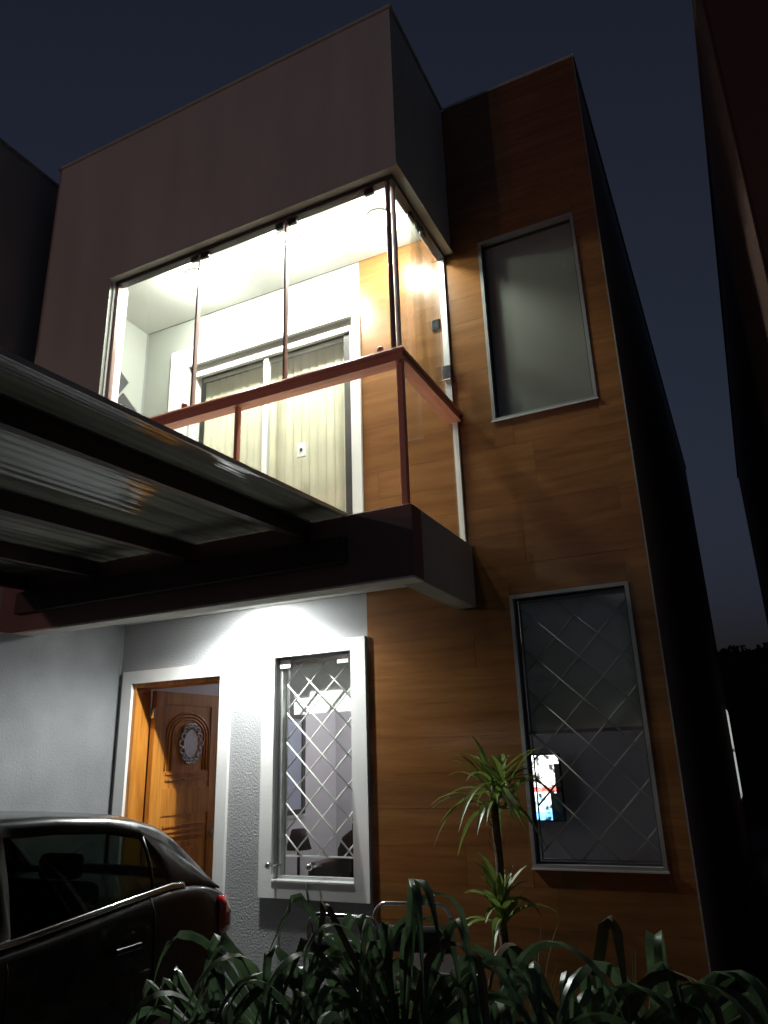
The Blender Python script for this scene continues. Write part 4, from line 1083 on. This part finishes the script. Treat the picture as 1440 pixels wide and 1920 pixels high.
# ------------------------------------------------------------------ metal chairs by the wall
def metal_chair(ox, oy, oz, ang, label):
    t = thing('metal_chair', (ox, oy, oz), label, 'chair', 'chrome chairs by the wall')
    c, s = math.cos(R(ang)), math.sin(R(ang))
    def P(x, y, z): return (ox + x * c - y * s, oy + x * s + y * c, oz + z)
    w = 0.205; r_ = 0.0105
    def arc(x0, z0, rr, a0, a1, y, yr=0.0): return [P(x0 + rr * math.cos(R(a)), y, z0 + rr * math.sin(R(a))) for a in [a0 + (a1 - a0) * i / 6 for i in range(7)]]
    back = [P(-w, 0.14, 0.0), P(-w, 0.19, 0.42)] + arc(-w + 0.07, 0.73, 0.07, 180, 90, 0.23) + arc(w - 0.07, 0.73, 0.07, 90, 0, 0.23) + [P(w, 0.19, 0.42), P(w, 0.14, 0.0)]
    tube('back_frame', back, r_, 'chrome', t, 10)
    for sg in (-1, 1):
        tube('front_leg', [P(sg * w * .93, -0.20, 0.0), P(sg * w * .93, -0.19, 0.40), P(sg * w * .93, -0.16, 0.425), P(sg * w * .93, 0.19, 0.435)], r_, 'chrome', t, 8)
    tube('crossbar', [P(-w, 0.15, 0.16), P(w, 0.15, 0.16)], 0.008, 'chrome', t, 8)
    tube('crossbar', [P(-w * .93, -0.197, 0.16), P(w * .93, -0.197, 0.16)], 0.008, 'chrome', t, 8)
    v = []
    for z in (0.447, 0.48):
        v += [P(-w * .9, -0.21, z), P(w * .9, -0.21, z), P(w * .86, 0.17, z), P(-w * .86, 0.17, z)]
    se = mesh('seat', v, BOXF, 'black_plastic', t)
    bm = bmesh.new(); bm.from_mesh(se.data); bmesh.ops.bevel(bm, geom=list(bm.edges), offset=0.014, segments=2, affect='EDGES', profile=.5); bm.to_mesh(se.data); bm.free()
    v, f = [], []
    for k in range(7):
        x = -w + 0.012 + (2 * w - 0.024) * k / 6; dy = 0.03 * (1 - (2 * k / 6 - 1) ** 2)
        for (yy, z) in ((0.205, 0.58), (0.218, 0.70), (0.23, 0.70), (0.217, 0.58)): v.append(P(x, yy + dy * .4, z))
    for k in range(6):
        for q in range(4): f.append((k * 4 + q, k * 4 + (q + 1) % 4, (k + 1) * 4 + (q + 1) % 4, (k + 1) * 4 + q))
    f += [(0, 1, 2, 3), (27, 26, 25, 24)]
    mesh('backrest', v, f, 'black_plastic', t, smooth=True)
metal_chair(2.96, -0.62, 0.102, 188, 'chrome tube chair nearest the dracaena')
metal_chair(2.82, -1.00, 0.102, 176, 'lower chrome tube chair in front, half hidden by palm leaves')

# cable hanging from the window sill
tag(tube('cable', [(1.85, -0.035, 0.84), (1.865, -0.040, 0.78), (1.875, -0.034, 0.70), (1.90, -0.012, 0.5), (1.915, -0.012, 0.30), (1.95, -0.012, 0.02)], 0.006, 'charcoal'), 'thin dark cable hanging from the left window sill down the grey wall', 'cable')

# ------------------------------------------------------------------ neighbours and garden wall
def neighbours():
    h = thing('neighbour_house', (7.5, 5, 0), 'dark neighbouring house at the right edge across the side passage', 'house')
    box('wall', 5.225, 10.0, -0.52, 11.2, 0.0, 6.88, 'neighbour_paint', h)
    boxes('coping', [(5.205, 10.0, -0.54, -0.30, 6.881, 6.91), (5.205, 5.40, -0.2995, 11.22, 6.881, 6.91)], 'neighbour_grey', h)
    box('corner_trim', 5.213, 5.2245, -0.535, -0.49, 0.0, 6.87, 'neighbour_paint', h)
    h = thing('neighbour_house', (-2.5, 4, 0), 'dark neighbouring house rising behind the left end of the balcony', 'house')
    box('wall', -5.0, -0.40, -0.02, 10.0, 0.0, 6.88, 'neighbour_grey', h)
    box('balcony_box', -5.0, -0.401, -2.3, -0.021, 4.9, 6.885, 'neighbour_grey', h)
    boxes('coping', [(-5.0, -0.385, -2.315, -2.1, 6.886, 6.91), (-0.60, -0.385, -2.0995, 10.0, 6.886, 6.91)], 'neighbour_grey', h)
    g = tag(box('garden_wall', -6, 16, 15.0, 15.2, 0.0, 3.75, 'garden_wall_paint'), 'dark reddish rear garden wall at the end of the side passage', 'wall')
neighbours()
wl_ = thing('added_shade_wall', (2, -6.7, 0), 'added unseen wall behind the camera, shading the lower house front', 'wall')
box('wall', -6.0, 8.5, -6.8, -6.65, 0.0, 2.60, 'garden_wall_paint', wl_)  # added out of view to keep the added lights off the lower parts
box('coping', -6.0, 8.5, -6.82, -6.63, 2.601, 2.64, 'neighbour_grey', wl_)
